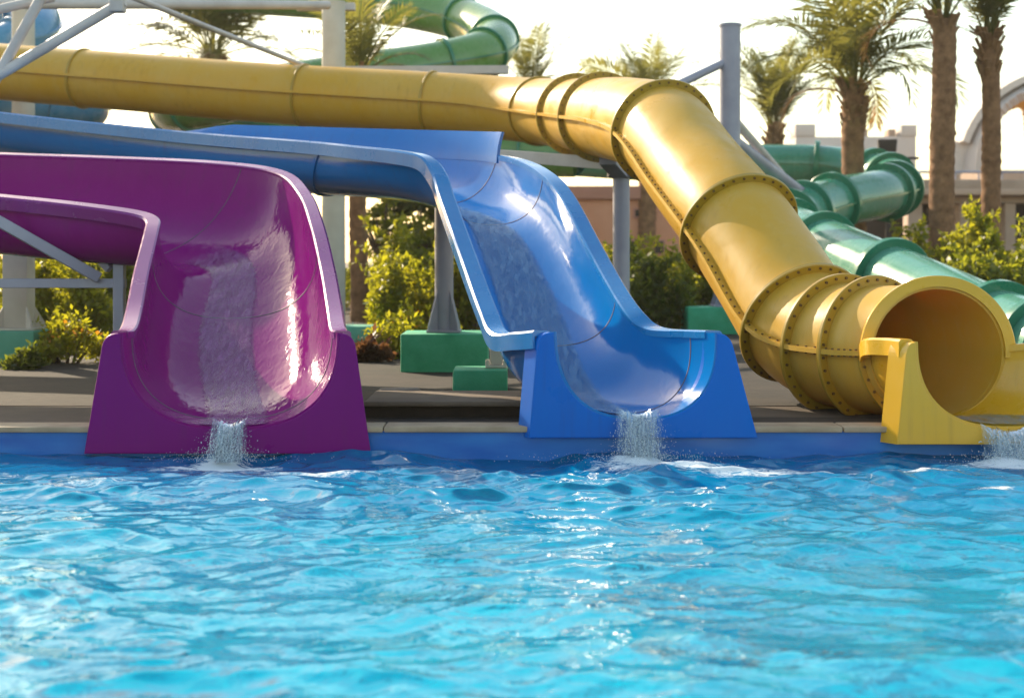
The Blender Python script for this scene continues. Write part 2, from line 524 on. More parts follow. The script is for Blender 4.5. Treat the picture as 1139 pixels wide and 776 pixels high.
def chute(parent, stations, mat, th_shell=0.028, per=10, K=40, rim_w=0.085, rim_h=0.075, ex1=None, seals=(), rim_mat=None):
    st = np.array([[tuple(P(*q)) for q in s] for s in stations]).reshape(len(stations), 9)
    c = catmull(st, per)
    L, B, Rr = c[:, 0:3], c[:, 3:6], c[:, 6:9]
    n = len(c)
    th = np.linspace(0, math.pi, K)
    exs = np.linspace(EXPO, EXPO if ex1 is None else ex1, n)
    inner = np.array([u_curve(L[i], B[i], Rr[i], th, 0.0, exs[i]) for i in range(n)])
    outer = np.array([u_curve(L[i], B[i], Rr[i], th, th_shell, exs[i]) for i in range(n)])
    verts = np.vstack([inner.reshape(-1, 3), outer.reshape(-1, 3)])
    o = n * K
    f = []
    for i in range(n - 1):
        for j in range(K - 1):
            a = i * K + j
            f.append((a, a + 1, a + K + 1, a + K))
            f.append((o + a + K, o + a + K + 1, o + a + 1, o + a))
    for i in range(n - 1):
        for j in (0, K - 1):
            a = i * K + j
            q = (a, a + K, o + a + K, o + a)
            f.append(q if j == 0 else q[::-1])
    for i in (0, n - 1):
        for j in range(K - 1):
            a = i * K + j
            q = (a, o + a, o + a + 1, a + 1)
            f.append(q if i == 0 else q[::-1])
    mesh_obj('chute', verts, np.array(f), mat, parent, True, auto=40)
    for i in seals:
        tn = unit((B[i + 1] - B[i - 1])[None])[0] * 0.004
        q0, q1 = u_curve(L[i], B[i], Rr[i], th, 0.001, exs[i]), u_curve(L[i], B[i], Rr[i], th, -0.0025, exs[i])
        vv = np.stack([q0 - tn, q1 - tn * .6, q1 + tn * .6, q0 + tn], 1).reshape(-1, 3)
        mesh_obj('joint_seal', vv, np.array([(j * 4 + k, j * 4 + k + 1, j * 4 + k + 5, j * 4 + k + 4) for j in range(K - 1) for k in range(3)]), M['seal'], parent, True)
    # gunwale rims: a flat-topped lip that turns down outside
    for E, O in ((L, Rr), (Rr, L)):
        tan = unit(np.gradient(E, axis=0))
        out = unit(E - O)
        out = unit(out - tan * np.sum(out * tan, axis=1, keepdims=True))
        up = np.cross(tan, out)
        up = np.where(up[:, 2:3] < 0, -up, up)
        for _ in range(4):   # relax the frames so tight bends stay clean
            out[1:-1] = unit((out[:-2] + out[1:-1] * 2 + out[2:]) / 4)
            up[1:-1] = unit((up[:-2] + up[1:-1] * 2 + up[2:]) / 4)
        prof = [(-0.006, 0.004), (0.004, 0.010), (rim_w - 0.012, 0.010), (rim_w, -0.002),
                (rim_w, -rim_h), (rim_w - 0.014, -rim_h), (rim_w - 0.016, -0.022), (0.032, -0.022), (-0.004, -0.03)]
        m = len(prof)
        RS = 3      # the lip dies into the back of the end panel
        vs = np.array([[E[i] + out[i] * x + up[i] * z for x, z in prof] for i in range(n)]).reshape(-1, 3)
        fs = []
        for i in range(RS, n - 1):
            for j in range(m):
                k = (j + 1) % m
                fs.append((i * m + j, i * m + k, (i + 1) * m + k, (i + 1) * m + j))
        fs.append(tuple(RS * m + j for j in range(m))[::-1])
        fs.append(tuple((n - 1) * m + j for j in range(m)))
        bm = bmesh.new()
        bv = [bm.verts.new(v) for v in vs]
        for q in fs:
            bm.faces.new([bv[j] for j in q])
        bmesh.ops.delete(bm, geom=[v for v in bm.verts if not v.link_faces], context='VERTS')
        bm_obj('rim', bm, rim_mat or mat, parent, True, 30)
    return L, B, Rr


def end_panels(parent, L, B, Rr, mat, left, right, bottom, skew, y0, r=0.05, mats_edge=None):
    """two front panels that carry the U mouth; left/right = (top_outer_xz, bottom_outer_xz)"""
    th = np.linspace(0, math.pi / 2, 26)
    for side in (0, 1):
        uc = u_curve(L, B, Rr, th, 0.012) if side == 0 else u_curve(L, B, Rr, math.pi - th, 0.012)
        topz = uc[0][2] - 0.003
        pts = [(p[0], min(p[2], topz)) for p in uc]
        cx = pts[-1][0] + (0.003 if side else -0.003)
        pts[-1] = (cx, pts[-1][1])
        to, bo = (left if side == 0 else right)
        pts.append((cx, bottom))
        pts.append((bo[0], bottom))
        # outer upright, then rounded shoulder
        d = Vector((to[0] - bo[0], to[1] - bottom)).normalized()
        corner = Vector((to[0], topz))
        inward = Vector((1 if side == 0 else -1, 0))
        p0, p1 = corner - d * r, corner + inward * min(r, abs(pts[0][0] - to[0]) * 0.9)
        for t in np.linspace(0, 1, 8):
            q = p0 * (1 - t) ** 2 + corner * 2 * t * (1 - t) + p1 * t * t
            pts.append((q.x, q.y))
        bm = bmesh.new()
        fr = [bm.verts.new((x, y0, z)) for x, z in pts]
        bk = [bm.verts.new((x + skew[0], y0 + skew[1], z)) for x, z in pts]
        bm.faces.new(fr)
        bm.faces.new(bk[::-1])
        for i in range(len(pts)):
            j = (i + 1) % len(pts)
            bm.faces.new((fr[i], bk[i], bk[j], fr[j]))
        bmesh.ops.recalc_face_normals(bm, faces=bm.faces)
        big = [f for f in bm.faces if len(f.verts) > 6]
        es = [e for e in bm.edges if sum(1 for f in e.link_faces if f in big) == 1 and min(v.co.y for v in e.verts) < y0 + 1e-4]
        bmesh.ops.bevel(bm, geom=es, offset=0.006, segments=2, affect='EDGES', profile=0.5, clamp_overlap=True)
        bmesh.ops.triangulate(bm, faces=[f for f in bm.faces if len(f.verts) > 4])
        bm_obj('end_panel', bm, mat, parent)


def film(o, vals):
    at = o.data.attributes.new('film', 'FLOAT', 'POINT')
    at.data.foreach_set('value', np.asarray(vals, dtype=np.float32))


def stream(name, label, L, B, Rr, i0, i1, wfun, mat, lift=0.012):
    """a sheet of running water lying on the floor of a chute"""
    Kw = 15
    vs = []
    for i in range(i0, i1):
        w0, w1 = wfun((i - i0) / (i1 - i0 - 1))
        th = np.linspace(math.pi * w0, math.pi * w1, Kw)
        c = u_curve(L[i], B[i], Rr[i], th, -lift)
        e = 0.35 + 0.65 * np.sin(np.linspace(0, math.pi, Kw))[:, None] ** 0.5
        base = u_curve(L[i], B[i], Rr[i], th, 0.004)
        jit = rng.normal(0, 0.0008, (Kw, 3))
        vs.append(base + (c - base) * e + jit * e)
    n = len(vs)
    f = [(i * Kw + j, i * Kw + j + 1, (i + 1) * Kw + j + 1, (i + 1) * Kw + j) for i in range(n - 1) for j in range(Kw - 1)]
    o = mesh_obj(name, np.array(vs).reshape(-1, 3), np.array(f), mat, None, True)
    ed = np.clip(np.sin(np.linspace(0, math.pi, Kw)) * 1.6, 0, 1)
    al = np.clip(np.minimum(np.arange(n) / 2 + .5, (n - 1 - np.arange(n)) / 8), 0, 1)
    film(o, np.outer(al, ed).ravel())
    return tag(o, label, 'water', None, 'stuff')


# ------------------------------------------------------------------ tubes


def tube_frames(path, per=10):
    pts = catmull(np.array([tuple(P(*q)) for q in path]), per)
    tan = unit(np.gradient(pts, axis=0))
    side = unit(np.cross(tan, np.array([0, 0, 1.0])))      # right hand of travel
    up = np.cross(side, tan)
    return pts, tan, side, up


def ring_pts(c, side, up, r, n=48, e=1.0):
    t = np.linspace(0, 2 * math.pi, n, endpoint=False)
    return c + np.outer(np.cos(t) * r * e, side) + np.outer(np.sin(t) * r, up)


def tube_section(parent, pts, side, up, r, i0, i1, mat, n=48, thick=0.018, e=None):
    vs = []
    for k in (0.0, thick):
        for i in range(i0, i1 + 1):
            vs.append(ring_pts(pts[i], side[i], up[i], r - k, n, 1.0 if e is None else e[i]))
    m = i1 - i0 + 1
    vs = np.array(vs).reshape(-1, 3)
    o = m * n
    f = []
    for i in range(m - 1):
        for j in range(n):
            k = (j + 1) % n
            a, b, c, d = i * n + j, i * n + k, (i + 1) * n + k, (i + 1) * n + j
            f.append((a, b, c, d))
            f.append((o + d, o + c, o + b, o + a))
    for i in (0, m - 1):
        for j in range(n):
            k = (j + 1) % n
            q = (i * n + j, o + i * n + j, o + i * n + k, i * n + k)
            f.append(q)
    return mesh_obj('tube_section', vs, np.array(f), mat, parent, True, auto=40)


def flange(parent, c, tan, side, up, r, mat, w=0.055, t=0.03, n=64, bolts=26, e=1.0, name='joint_flange', arc=None):
    """bolted collar; bolts sit on both faces of the collar"""
    bm = bmesh.new()
    prof = [(r - 0.004, -t / 2), (r + w - 0.006, -t / 2), (r + w, -t / 2 + 0.006), (r + w, t / 2 - 0.006),
            (r + w - 0.006, t / 2), (r - 0.004, t / 2)]
    ts = np.linspace(0, 2 * math.pi, n, endpoint=False) if arc is None else np.linspace(arc[0], arc[1], n)
    rows = []
    for a in ts:
        d = side * math.cos(a) * e + up * math.sin(a)
        rows.append([bm.verts.new(c + d * rr + tan * z) for rr, z in prof])
    m = len(rows)
    for i in range(m if arc is None else m - 1):
        q = (i + 1) % m
        for j in range(len(prof)):
            k = (j + 1) % len(prof)
            bm.faces.new((rows[i][j], rows[i][k], rows[q][k], rows[q][j]))
    if arc is not None:
        bm.faces.new(rows[0])
        bm.faces.new(rows[-1][::-1])
    if bolts:
        bs = [(k + 0.5) / bolts for k in range(bolts)]
        for u in bs:
            a = 2 * math.pi * u if arc is None else arc[0] + (arc[1] - arc[0]) * u
            d = side * math.cos(a) * e + up * math.sin(a)
            p = c + d * (r + w * 0.55)
            add_pipe(bm, p - tan * (t / 2 + 0.010), p + tan * (t / 2 + 0.010), 0.0085, seg=6, mi=1)
    return bm_obj(name, bm, [mat, M['bolt']], parent, True, 30)


def seam(parent, pts, side, up, r, i0, i1, s, mat, w=0.045, t=0.028, bolt=0.0, e=None):
    """lengthwise flange where the two half shells meet"""
    bm = bmesh.new()
    rows = []
    for i in range(i0, i1 + 1):
        sd = side[i] * s
        rr = r * (1.0 if e is None else e[i])
        rows.append([bm.verts.new(pts[i] + sd * (rr + a) + up[i] * b) for a, b in
                     ((-0.006, -t / 2), (w, -t / 2), (w, t / 2), (-0.006, t / 2))])
    for i in range(len(rows) - 1):
        for j in range(4):
            k = (j + 1) % 4
            bm.faces.new((rows[i][j], rows[i][k], rows[i + 1][k], rows[i + 1][j]))
    bm.faces.new(rows[0])
    bm.faces.new(rows[-1][::-1])
    if bolt:
        seg = np.linalg.norm(np.diff(pts[i0:i1 + 1], axis=0), axis=1)
        cum = np.concatenate([[0], np.cumsum(seg)])
        for d in np.arange(bolt / 2, cum[-1], bolt):
            q = [np.interp(d, cum, pts[i0:i1 + 1, k]) for k in range(3)]
            j = i0 + int(np.searchsorted(cum, d)) - 1
            rr = r * (1.0 if e is None else e[j])
            p = np.array(q) + side[j] * s * (rr + w * 0.55)
            add_pipe(bm, p - up[j] * (t / 2 + 0.008), p + up[j] * (t / 2 + 0.008), 0.007, seg=6, mi=1)
    return bm_obj('seam_flange', bm, [mat, M['bolt']], parent, True, 30)


# =================================================================== SETTING
POOL_Y = 7.25
XL, XR, YB = -16.0, 16.0, -14.0


def sheet(name, quads, mat, kind='structure'):
    v, f = [], []
    for q in quads:
        f.append(tuple(range(len(v), len(v) + 4)))
        v += q
    o = mesh_obj(name, v, f, mat)
    o['kind'] = kind
    return o


G = 600
sheet('ground', [[(-G, POOL_Y, GZ), (G, POOL_Y, GZ), (G, 900, GZ), (-G, 900, GZ)],
                 [(-G, -G, GZ), (G, -G, GZ), (G, YB, GZ), (-G, YB, GZ)],
                 [(-G, YB, GZ), (XL, YB, GZ), (XL, POOL_Y, GZ), (-G, POOL_Y, GZ)],
                 [(XR, YB, GZ), (G, YB, GZ), (G, POOL_Y, GZ), (XR, POOL_Y, GZ)]], M['ground'])
sheet('pool_basin', [[(XL, POOL_Y, -1.2), (XR, POOL_Y, -1.2), (XR, POOL_Y, GZ - .004), (XL, POOL_Y, GZ - .004)],
                     [(XL, YB, -1.2), (XL, POOL_Y, -1.2), (XL, POOL_Y, GZ - .004), (XL, YB, GZ - .004)],
                     [(XR, POOL_Y, -1.2), (XR, YB, -1.2), (XR, YB, GZ - .004), (XR, POOL_Y, GZ - .004)],
                     [(XR, YB, -1.2), (XL, YB, -1.2), (XL, YB, GZ - .004), (XR, YB, GZ - .004)],
                     [(XL, YB, -1.2), (XR, YB, -1.2), (XR, POOL_Y, -1.2), (XL, POOL_Y, -1.2)]], M['pool_wall'])

# coping: short stones butted along the pool edge, one structure
bm = bmesh.new()
x = XL
while x < XR:
    w = 1.18
    add_box(bm, (x + w / 2, POOL_Y + 0.075 + random.uniform(-.004, .004), GZ + 0.004), (w - 0.006, 0.21, 0.030), 0.007)
    x += w
o = bm_obj('pool_coping', bm, M['coping'], None, True, 30)
o['kind'] = 'structure'

# low deck slab behind the coping, and the dark planting strip
bm = bmesh.new()
x = P(404, 0, 7.75)[0]
while x < 9:
    w = random.uniform(0.95, 1.5)
    if x + w > 1.30 and x < 3.4:      # the slabs stop either side of the yellow tube
        if x < 1.0:
            w = 1.28 - x
        else:
            x = 3.4
    add_box(bm, (x + w / 2, 8.06 + random.uniform(-.012, .012), GZ + 0.082 + random.uniform(-.004, .004)), (w - 0.012, 0.66, 0.028), 0.008, random.uniform(-.008, .008))
    add_box(bm, (x + w / 2, 8.07, GZ + 0.034), (w + 0.001, 0.54, 0.066), 0, 0, 1)  # riser block in the dark soil colour, standing in for its shade
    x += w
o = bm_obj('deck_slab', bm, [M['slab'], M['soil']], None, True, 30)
o['kind'] = 'structure'
sheet('painted_shade_strip', [[(-1.0, 7.40, GZ + .004), (XR, 7.40, GZ + .004), (XR, 7.80, GZ + .004), (-1.0, 7.80, GZ + .004)]], M['soil'])  # flat dark sheet painting the shade in front of the slab
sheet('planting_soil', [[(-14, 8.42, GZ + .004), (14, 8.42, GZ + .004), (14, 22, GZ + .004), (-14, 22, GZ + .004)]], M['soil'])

# water surface
SPL = [P(252, 505, 7.1), P(714, 505, 7.05), P(1125, 505, 7.0)]


def build_water():
    ys = np.concatenate([np.linspace(YB, 1.6, 60, endpoint=False), np.linspace(1.6, POOL_Y, 500)])
    xs = np.concatenate([np.linspace(XL, -3.3, 60, endpoint=False), np.linspace(-3.3, 3.3, 500, endpoint=False), np.linspace(3.3, XR, 61)])
    X, Y = np.meshgrid(xs, ys)
    r = np.random.default_rng(5)
    Z = np.zeros_like(X)
    DX = np.zeros_like(X)
    DY = np.zeros_like(X)
    wx = X + 0.10 * np.sin(1.9 * Y + 0.7 * X) + 0.06 * np.sin(3.7 * X - 2.1 * Y + 1)
    wy = Y + 0.09 * np.sin(2.3 * X - 1.1 * Y + 2) + 0.06 * np.sin(4.1 * Y + 2.6 * X)
    for k in range(120):
        lam = 0.10 * (1.5 / 0.10) ** (r.random() ** 1.1)
        ang = -math.pi / 2 + r.normal(0, 0.6)
        kx, ky = math.cos(ang), math.sin(ang)
        w = 2 * math.pi / lam
        ph = w * (kx * wx + ky * wy) + r.random() * 6.283
        amp = 0.0019 * (lam / 0.4) ** 0.66
        Z += amp * np.cos(ph)
        DX -= amp * 0.8 * kx * np.sin(ph)
        DY -= amp * 0.8 * ky * np.sin(ph)
    env = 0.75 + 0.35 * np.sin(0.9 * X + 1.3) * np.sin(1.1 * Y + 0.4)
    Z *= env
    froth = np.zeros_like(X)
    for i, s in enumerate(SPL):
        d = np.hypot(X - s[0], (Y - s[1]))
        Z += 0.014 * np.exp(-(d / 0.16) ** 2) + 0.007 * np.cos(d * 2 * math.pi / 0.30) * np.exp(-d / 0.75)
    blobs = [(-1.44, 7.02, .20, .10, .62), (0.66, 7.02, .22, .10, .62), (2.5, 6.98, .3, .12, .60), (-1.45, 6.90, .36, .20, .46), (-0.95, 6.62, .42, .10, .36), (0.66, 6.86, .36, .18, .48), (1.05, 6.74, .62, .18, .44),
             (1.65, 6.68, .60, .16, .40), (2.45, 6.9, .35, .2, .45), (-2.4, 6.6, .5, .2, .22), (0.0, 6.55, .4, .1, .26),
             (2.1, 6.1, .12, .06, .40), (-0.35, 6.15, .25, .05, .26), (0.2, 5.4, .25, .05, .2), (-1.9, 6.2, .5, .15, .22)]
    for bx, by, sx, sy, a in blobs:
        froth = np.maximum(froth, (a + 0.12) * np.exp(-((X - bx) / sx) ** 2 - ((Y - by) / sy) ** 2))
    edge = np.clip((POOL_Y - Y) / 0.06, 0, 1)
    V = np.stack([X + DX * edge, Y + DY * edge, Z], -1).reshape(-1, 3)
    ny, nx = X.shape
    a = (np.arange(ny - 1)[:, None] * nx + np.arange(nx - 1)[None]).ravel()
    f = np.stack([a, a + 1, a + nx + 1, a + nx], -1)
    o = mesh_obj('water', V, f, M['water'], None, True)
    at = o.data.attributes.new('froth', 'FLOAT', 'POINT')
    at.data.foreach_set('value', froth.ravel().astype(np.float32))
    o['kind'] = 'structure'


build_water()

# =================================================================== PURPLE SLIDE
t = thing('open_slide', 'purple open water slide with a bend and flared mouth at the pool edge', 'water slide', P(256, 500, 7.4))
pur = [
    ((137, 370, 7.20), (256, 475, 7.20), (375, 370, 7.20)),
    ((150, 367, 7.38), (256, 461, 7.48), (368, 367, 7.38)),
    ((157, 345, 7.70), (256, 432, 7.85), (364, 342, 7.75)),
    ((165, 302, 8.15), (258, 376, 8.40), (357, 300, 8.25)),
    ((175, 260, 8.62), (262, 325, 8.95), (346, 252, 8.80)),
    ((176, 244, 8.85), (250, 299, 9.25), (332, 216, 9.35)),
    ((158, 236, 8.98), (215, 287, 9.50), (305, 193, 9.85)),
    ((112, 229, 9.05), (150, 281, 9.60), (235, 183, 10.12)),
    ((40, 221, 9.12), (55, 274, 9.68), (110, 177, 10.28)),
    ((-70, 211, 9.25), (-70, 264, 9.80), (-50, 171, 10.4)),
    ((-260, 196, 9.6), (-260, 250, 10.1), (-260, 158, 10.7)),
]
pL, pB, pR = chute(t, pur, M['purple'], seals=(7, 34, 66), rim_mat=M['purple_rim'])
end_panels(t, pL[0], pB[0], pR[0], M['purple_panel'],
           ((P(116, 0, 7.2)[0], P(0, 368, 7.2)[2]), (P(94, 0, 7.2)[0], 0)),
           ((P(394, 0, 7.2)[0], P(0, 368, 7.2)[2]), (P(413, 0, 7.2)[0], 0)), 0.014, (-0.03, 0.12), 7.193, 0.075)
stream('slide_stream', 'sheet of water running down the purple slide', pL, pB, pR, 0, 62,
       lambda u: (0.415 + 0.025 * math.sin(u * 9), 0.575 + 0.025 * math.sin(u * 7 + 1) + 0.02 * u), M['stream_violet'])

# =================================================================== BLUE SLIDE
t = thing('open_slide', 'blue open water slide with long upper trough and raised side wall', 'water slide', P(690, 487, 7.5))
blu = [
    ((619, 369, 7.20), (710, 464, 7.20), (795, 370, 7.20)),
    ((592, 371, 7.42), (684, 458, 7.45), (760, 369, 7.48)),
    ((565, 370, 7.70), (645, 440, 7.75), (718, 366, 7.76)),
    ((551, 343, 7.95), (617, 402, 8.05), (694, 346, 7.92)),
    ((529, 285, 8.45), (590, 338, 8.60), (662, 292, 8.45)),
    ((505, 220, 9.05), (562, 275, 9.20), (625, 222, 9.10)),
    ((496, 194, 9.28), (546, 250, 9.52), (604, 196, 9.45)),
    ((480, 176, 9.45), (520, 235, 9.88), (575, 179, 9.98)),
    ((448, 169, 9.65), (475, 222, 10.15), (535, 172, 10.45)),
    ((400, 164, 9.95), (415, 216, 10.5), (468, 168, 10.95)),
    ((340, 158, 10.35), (345, 211, 10.9), (385, 161, 11.4)),
    ((200, 147, 11.2), (195, 196, 11.75), (222, 150, 12.3)),
    ((0, 126, 12.2), (-5, 168, 12.75), (10, 130, 13.3)),
    ((-260, 95, 13.6), (-260, 132, 14.1), (-260, 99, 14.6)),
]
bL, bB, bR = chute(t, blu, M['blue'], rim_w=0.10, rim_h=0.085, seals=(8, 33, 60, 76), rim_mat=M['blue_rim'])
end_panels(t, bL[0], bB[0], bR[0], M['blue_panel'],
           ((P(599, 0, 7.2)[0], P(0, 369, 7.2)[2]), (P(589, 0, 7.2)[0], 0)),
           ((P(812, 0, 7.2)[0], P(0, 369, 7.2)[2]), (P(843, 0, 7.2)[0], 0)), P(0, 487, 7.2)[2], (-0.06, 0.12), 7.193, 0.07)
# raised side wall standing on the far gunwale
i0, i1 = 76, 112
vs, n = [], i1 - i0
LV = 7
for i in range(i0, i1):
    k = (i - i0) / (n - 1)
    o_ = unit(bR[i] - bL[i])
    e = bR[i] - 0.014 * o_
    px = CX + e[0] / e[1] * F
    top = H + (CY - (146 - (548 - px) * 8 / 290)) / F * e[1]
    top = max(top, e[2] + 0.02)
    if i >= i1 - 3:
        top = e[2] + 0.02 + (top - e[2]) * (i1 - 1 - i) / 3
    z0 = e[2] - 0.05
    prof = [(0.06 * (q / LV) ** 2, q / LV) for q in range(LV + 1)]
    prof = prof + [(a_ + 0.035, b_) for a_, b_ in prof[::-1]]
    for a_, b_ in prof:
        vs.append((e[0] + o_[0] * a_, e[1] + o_[1] * a_, z0 + (top - z0) * b_))
m_ = 2 * LV + 2
f = [(i * m_ + j, i * m_ + (j + 1) % m_, (i + 1) * m_ + (j + 1) % m_, (i + 1) * m_ + j) for i in range(n - 1) for j in range(m_)]
bm = bmesh.new()
bv = [bm.verts.new(v) for v in vs]
for q in f:
    bm.faces.new([bv[x] for x in q])
for q0 in (0, (n - 1) * m_):
    for j in range(LV):
        bm.faces.new([bv[q0 + x] for x in (j, j + 1, m_ - 2 - j, m_ - 1 - j)])
bm_obj('side_wall', bm, M['blue'], t, True, 40)
for i in (98,):
    th = np.linspace(0.02, math.pi - 0.02, 40)
    a_, b_ = u_curve(bL[i], bB[i], bR[i], th, 0.024), u_curve(bL[i], bB[i], bR[i], th, 0.042)
    tn = unit(bB[i + 1] - bB[i - 1]) * 0.018
    bm = bmesh.new()
    rows = [[bm.verts.new(q) for q in (a_[j] - tn, b_[j] - tn, b_[j] + tn, a_[j] + tn)] for j in range(40)]
    for j in range(39):
        for k in range(4):
            bm.faces.new((rows[j][k], rows[j][(k + 1) % 4], rows[j + 1][(k + 1) % 4], rows[j + 1][k]))
    bm_obj('joint_flange', bm, M['blue'], t, True, 30)
stream('slide_stream', 'sheet of water running down the blue slide', bL, bB, bR, 0, 78,
       lambda u: (0.36 - 0.06 * u + 0.02 * math.sin(u * 11), 0.58 - 0.05 * math.cos(u * 6)), M['stream_blue'])

# =================================================================== YELLOW TUBE SLIDE
t = thing('tube_slide', 'long yellow enclosed tube slide with bolted collars ending in open mouth', 'water slide', P(1043, 490, 7.6))
yp = [(-330, 53, 19.6), (-150, 66, 18.9), (0, 80, 18.3), (150, 92, 17.7), (300, 104, 17.2), (450, 113, 16.7), (555, 120, 16.2),
      (612, 125, 15.3), (645, 128, 14.1), (673, 131, 12.9), (702, 135, 11.9), (738, 148, 10.85), (776, 196, 10.15), (817, 247, 9.5),
      (855, 303, 9.05), (893, 360, 8.62), (928, 381, 8.32), (972, 388, 8.02), (1010, 391, 7.80), (1043, 393, 7.60)]
PER = 8
pts, tan, side, up = tube_frames(yp, PER)
RY = 0.365
npt = len(pts)
# the mouth is cut parallel to the pool edge
e = np.ones(npt)
tgt = np.array([-1.0, 0, 0])
for i in range(npt - 2 * PER, npt):
    k = (i - (npt - 2 * PER) + 1) / (2 * PER)
    c0 = abs(np.dot(side[i], tgt))
    s_new = unit(side[i] * (1 - k) + tgt * k)
    e[i] = 1.0
    side[i] = s_new
    up[i] = np.array([0, 0, 1.0]) * k + up[i] * (1 - k)
up = unit(up)
joints = [0, 2.6, 4.2, 5.2, 6.8, 7.9, 8.85, 11.0, 13.15, 15.05, 16.1, 17.0, 19.0]
ji = [min(npt - 1, int(round(j * PER))) for j in joints]
for a, b in zip(ji[:-1], ji[1:]):
    tube_section(t, pts, side, up, RY, a, b, M['yellow'], e=e)
    for s in (1, -1):
        near = a >= 11 * PER
        seam(t, pts, side, up, RY, a, b, s, M['yellow'], bolt=0.07 if near else 0.0, e=e)
for k, i in enumerate(ji[1:-1]):
    flange(t, pts[i], tan[i], side[i], up[i], RY, M['ochre'], e=e[i], bolts=34 if k > 3 else 0, w=0.055 if k > 3 else 0.022)
i = ji[-1]
flange(t, pts[i], np.array([0, -1.0, 0]), side[i], np.array([0, 0, 1.0]), RY, M['lemon'], w=0.055, t=0.035, e=e[i], name='mouth_collar', bolts=0, arc=(-0.06, math.pi + 0.06))
flange(t, pts[i] + np.array([0, .045, 0]), np.array([0, -1.0, 0]), side[i], np.array([0, 0, 1.0]), RY, M['ochre'], w=0.055, t=0.03, e=e[i], bolts=16, arc=(math.pi + 0.1, 2 * math.pi - 0.1))
c = pts[-1]
hw = RY * e[-1]


def inv(v):
    return (CX + v[0] / v[1] * F, CY - (v[2] - H) / v[1] * F, v[1])


ring_L, ring_B, ring_R = inv(c + np.array([-hw + .022, .03, 0.03])), inv(c + np.array([0, .03, -RY + .022])), inv(c + np.array([hw - .022, .03, 0.03]))
yel = [((1021, 380, 7.15), (1122, 474, 7.15), (1222, 380, 7.15)),
       ((998, 378, 7.33), (1092, 469, 7.33), (1188, 380, 7.33)),
       ((975, 379, 7.48), (1064, 465, 7.48), (1152, 382, 7.48)),
       (ring_L, ring_B, ring_R)]
yL, yB, yR = chute(t, yel, M['lemon'], rim_w=0.075, rim_h=0.08, ex1=1.0, th_shell=0.02)
end_panels(t, yL[0], yB[0], yR[0], M['lemon'],
           ((P(1009, 0, 7.15)[0], P(0, 378, 7.15)[2]), (P(998, 0, 7.15)[0], 0)),
           ((P(1232, 0, 7.15)[0], P(0, 378, 7.15)[2]), (P(1246, 0, 7.15)[0], 0)), P(0, 494, 7.15)[2], (-0.062, 0.11), 7.143, 0.075)
stream('slide_stream', 'thin water running out of the yellow tube mouth', yL, yB, yR, 0, 24, lambda u: (0.36, 0.66), M['stream_blue'])

# =================================================================== GREEN TUBE SLIDES


def tube_thing(label, path, r, joints, m_tube, m_fl, per=8, w=0.06, name='tube_slide', n=36, tt=0.05):
    t = thing(name, label, 'water slide', P(*path[-1]))
    pts, tan, side, up = tube_frames(path, per)
    for _ in range(3):
        side[1:-1] = unit(side[:-2] + 2 * side[1:-1] + side[2:])
    up = unit(np.cross(side, tan))
    ji = [min(len(pts) - 1, int(round(j * per))) for j in joints]
    for a, b in zip(ji[:-1], ji[1:]):
        tube_section(t, pts, side, up, r, a, b, m_tube, n)
        for s in (1, -1):
            seam(t, pts, side, up, r, a, b, s, m_fl, w=0.035)
    for i in ji[1:-1]:
        flange(t, pts[i], tan[i], side[i], up[i], r, m_fl, w=w, t=tt, n=n, bolts=0)
    return t


gp = [(640, 172, 23.5), (720, 178, 24.4), (820, 183, 25.0), (900, 184, 25.0), (948, 189, 24.7), (982, 196, 24.0), (998, 204, 23.0), (994, 211, 22.0), (973, 217, 21.2),
      (935, 224, 20.4), (900, 234, 19.6), (878, 244, 18.8), (874, 256, 17.9), (900, 270, 16.9), (945, 290, 15.8), (985, 308, 15.0), (1050, 338, 13.8), (1110, 366, 12.7), (1180, 392, 11.7)]
tube_thing('blue-green tube slide zigzagging down behind the yellow tube mouth', gp, 0.365,
           [0, 2, 3.1, 4.6, 5.4, 6.9, 7.5, 9.3, 10.3, 11.2, 12.3, 13.4, 15.1, 17.0, 17.7, 18], M['green'], M['green_flange'], w=0.085, tt=0.09)
sp = [(60, -16, 27), (180, -11, 26.8), (300, -5, 26.4), (420, 4, 26), (500, 18, 25.4), (541, 34, 24.4), (549, 50, 23.4), (526, 64, 22.6), (470, 76, 22.2),
      (380, 88, 22), (280, 104, 21.8), (225, 114, 21.8), (196, 119, 22.3), (205, 128, 23.4), (270, 138, 24.0), (380, 150, 24), (500, 164, 23.8), (600, 171, 23.6), (640, 172, 23.5)]
tube_thing('leaf green spiral tube slide looping above the yellow tube', sp, 0.38,
           [0, 2.5, 4.2, 5.6, 6.6, 7.6, 9.5, 11.4, 12.5, 13.5, 15.5, 16.8, 18], M['spiral'], M['green_flange'], w=0.05)
bp = [(-140, -12, 23.4), (-40, 2, 23.2), (20, 12, 22.8), (42, 22, 22), (30, 40, 21.2), (-20, 66, 20.8), (-60, 90, 21), (-20, 108, 21.4),
      (50, 114, 21.8), (96, 119, 22.4), (80, 124, 23.2), (0, 130, 23.6), (-140, 138, 24)]
tube_thing('pale blue spiral tube slide behind the steel frame, mostly hidden', bp, 0.34, [0, 2.2, 4.3, 6, 8, 10, 12], M['sky_blue'], M['sky_blue'], w=0.05)

# =================================================================== SUPPORTS


def plinth(label, px, D, w, d, h, mat, group='green painted plinths'):
    bm = bmesh.new()
    q = P(px, 0, D)
    add_box(bm, (q[0], D + d / 2, GZ + h / 2), (w, d, h), 0.012)
    o = bm_obj('concrete_plinth', bm, mat, None, True, 30)
    # origin at the base
    off = Vector((q[0], D + d / 2, GZ))
    o.data.transform(Matrix.Translation(-off))
    o.location = off
    return tag(o, label, 'plinth', group)


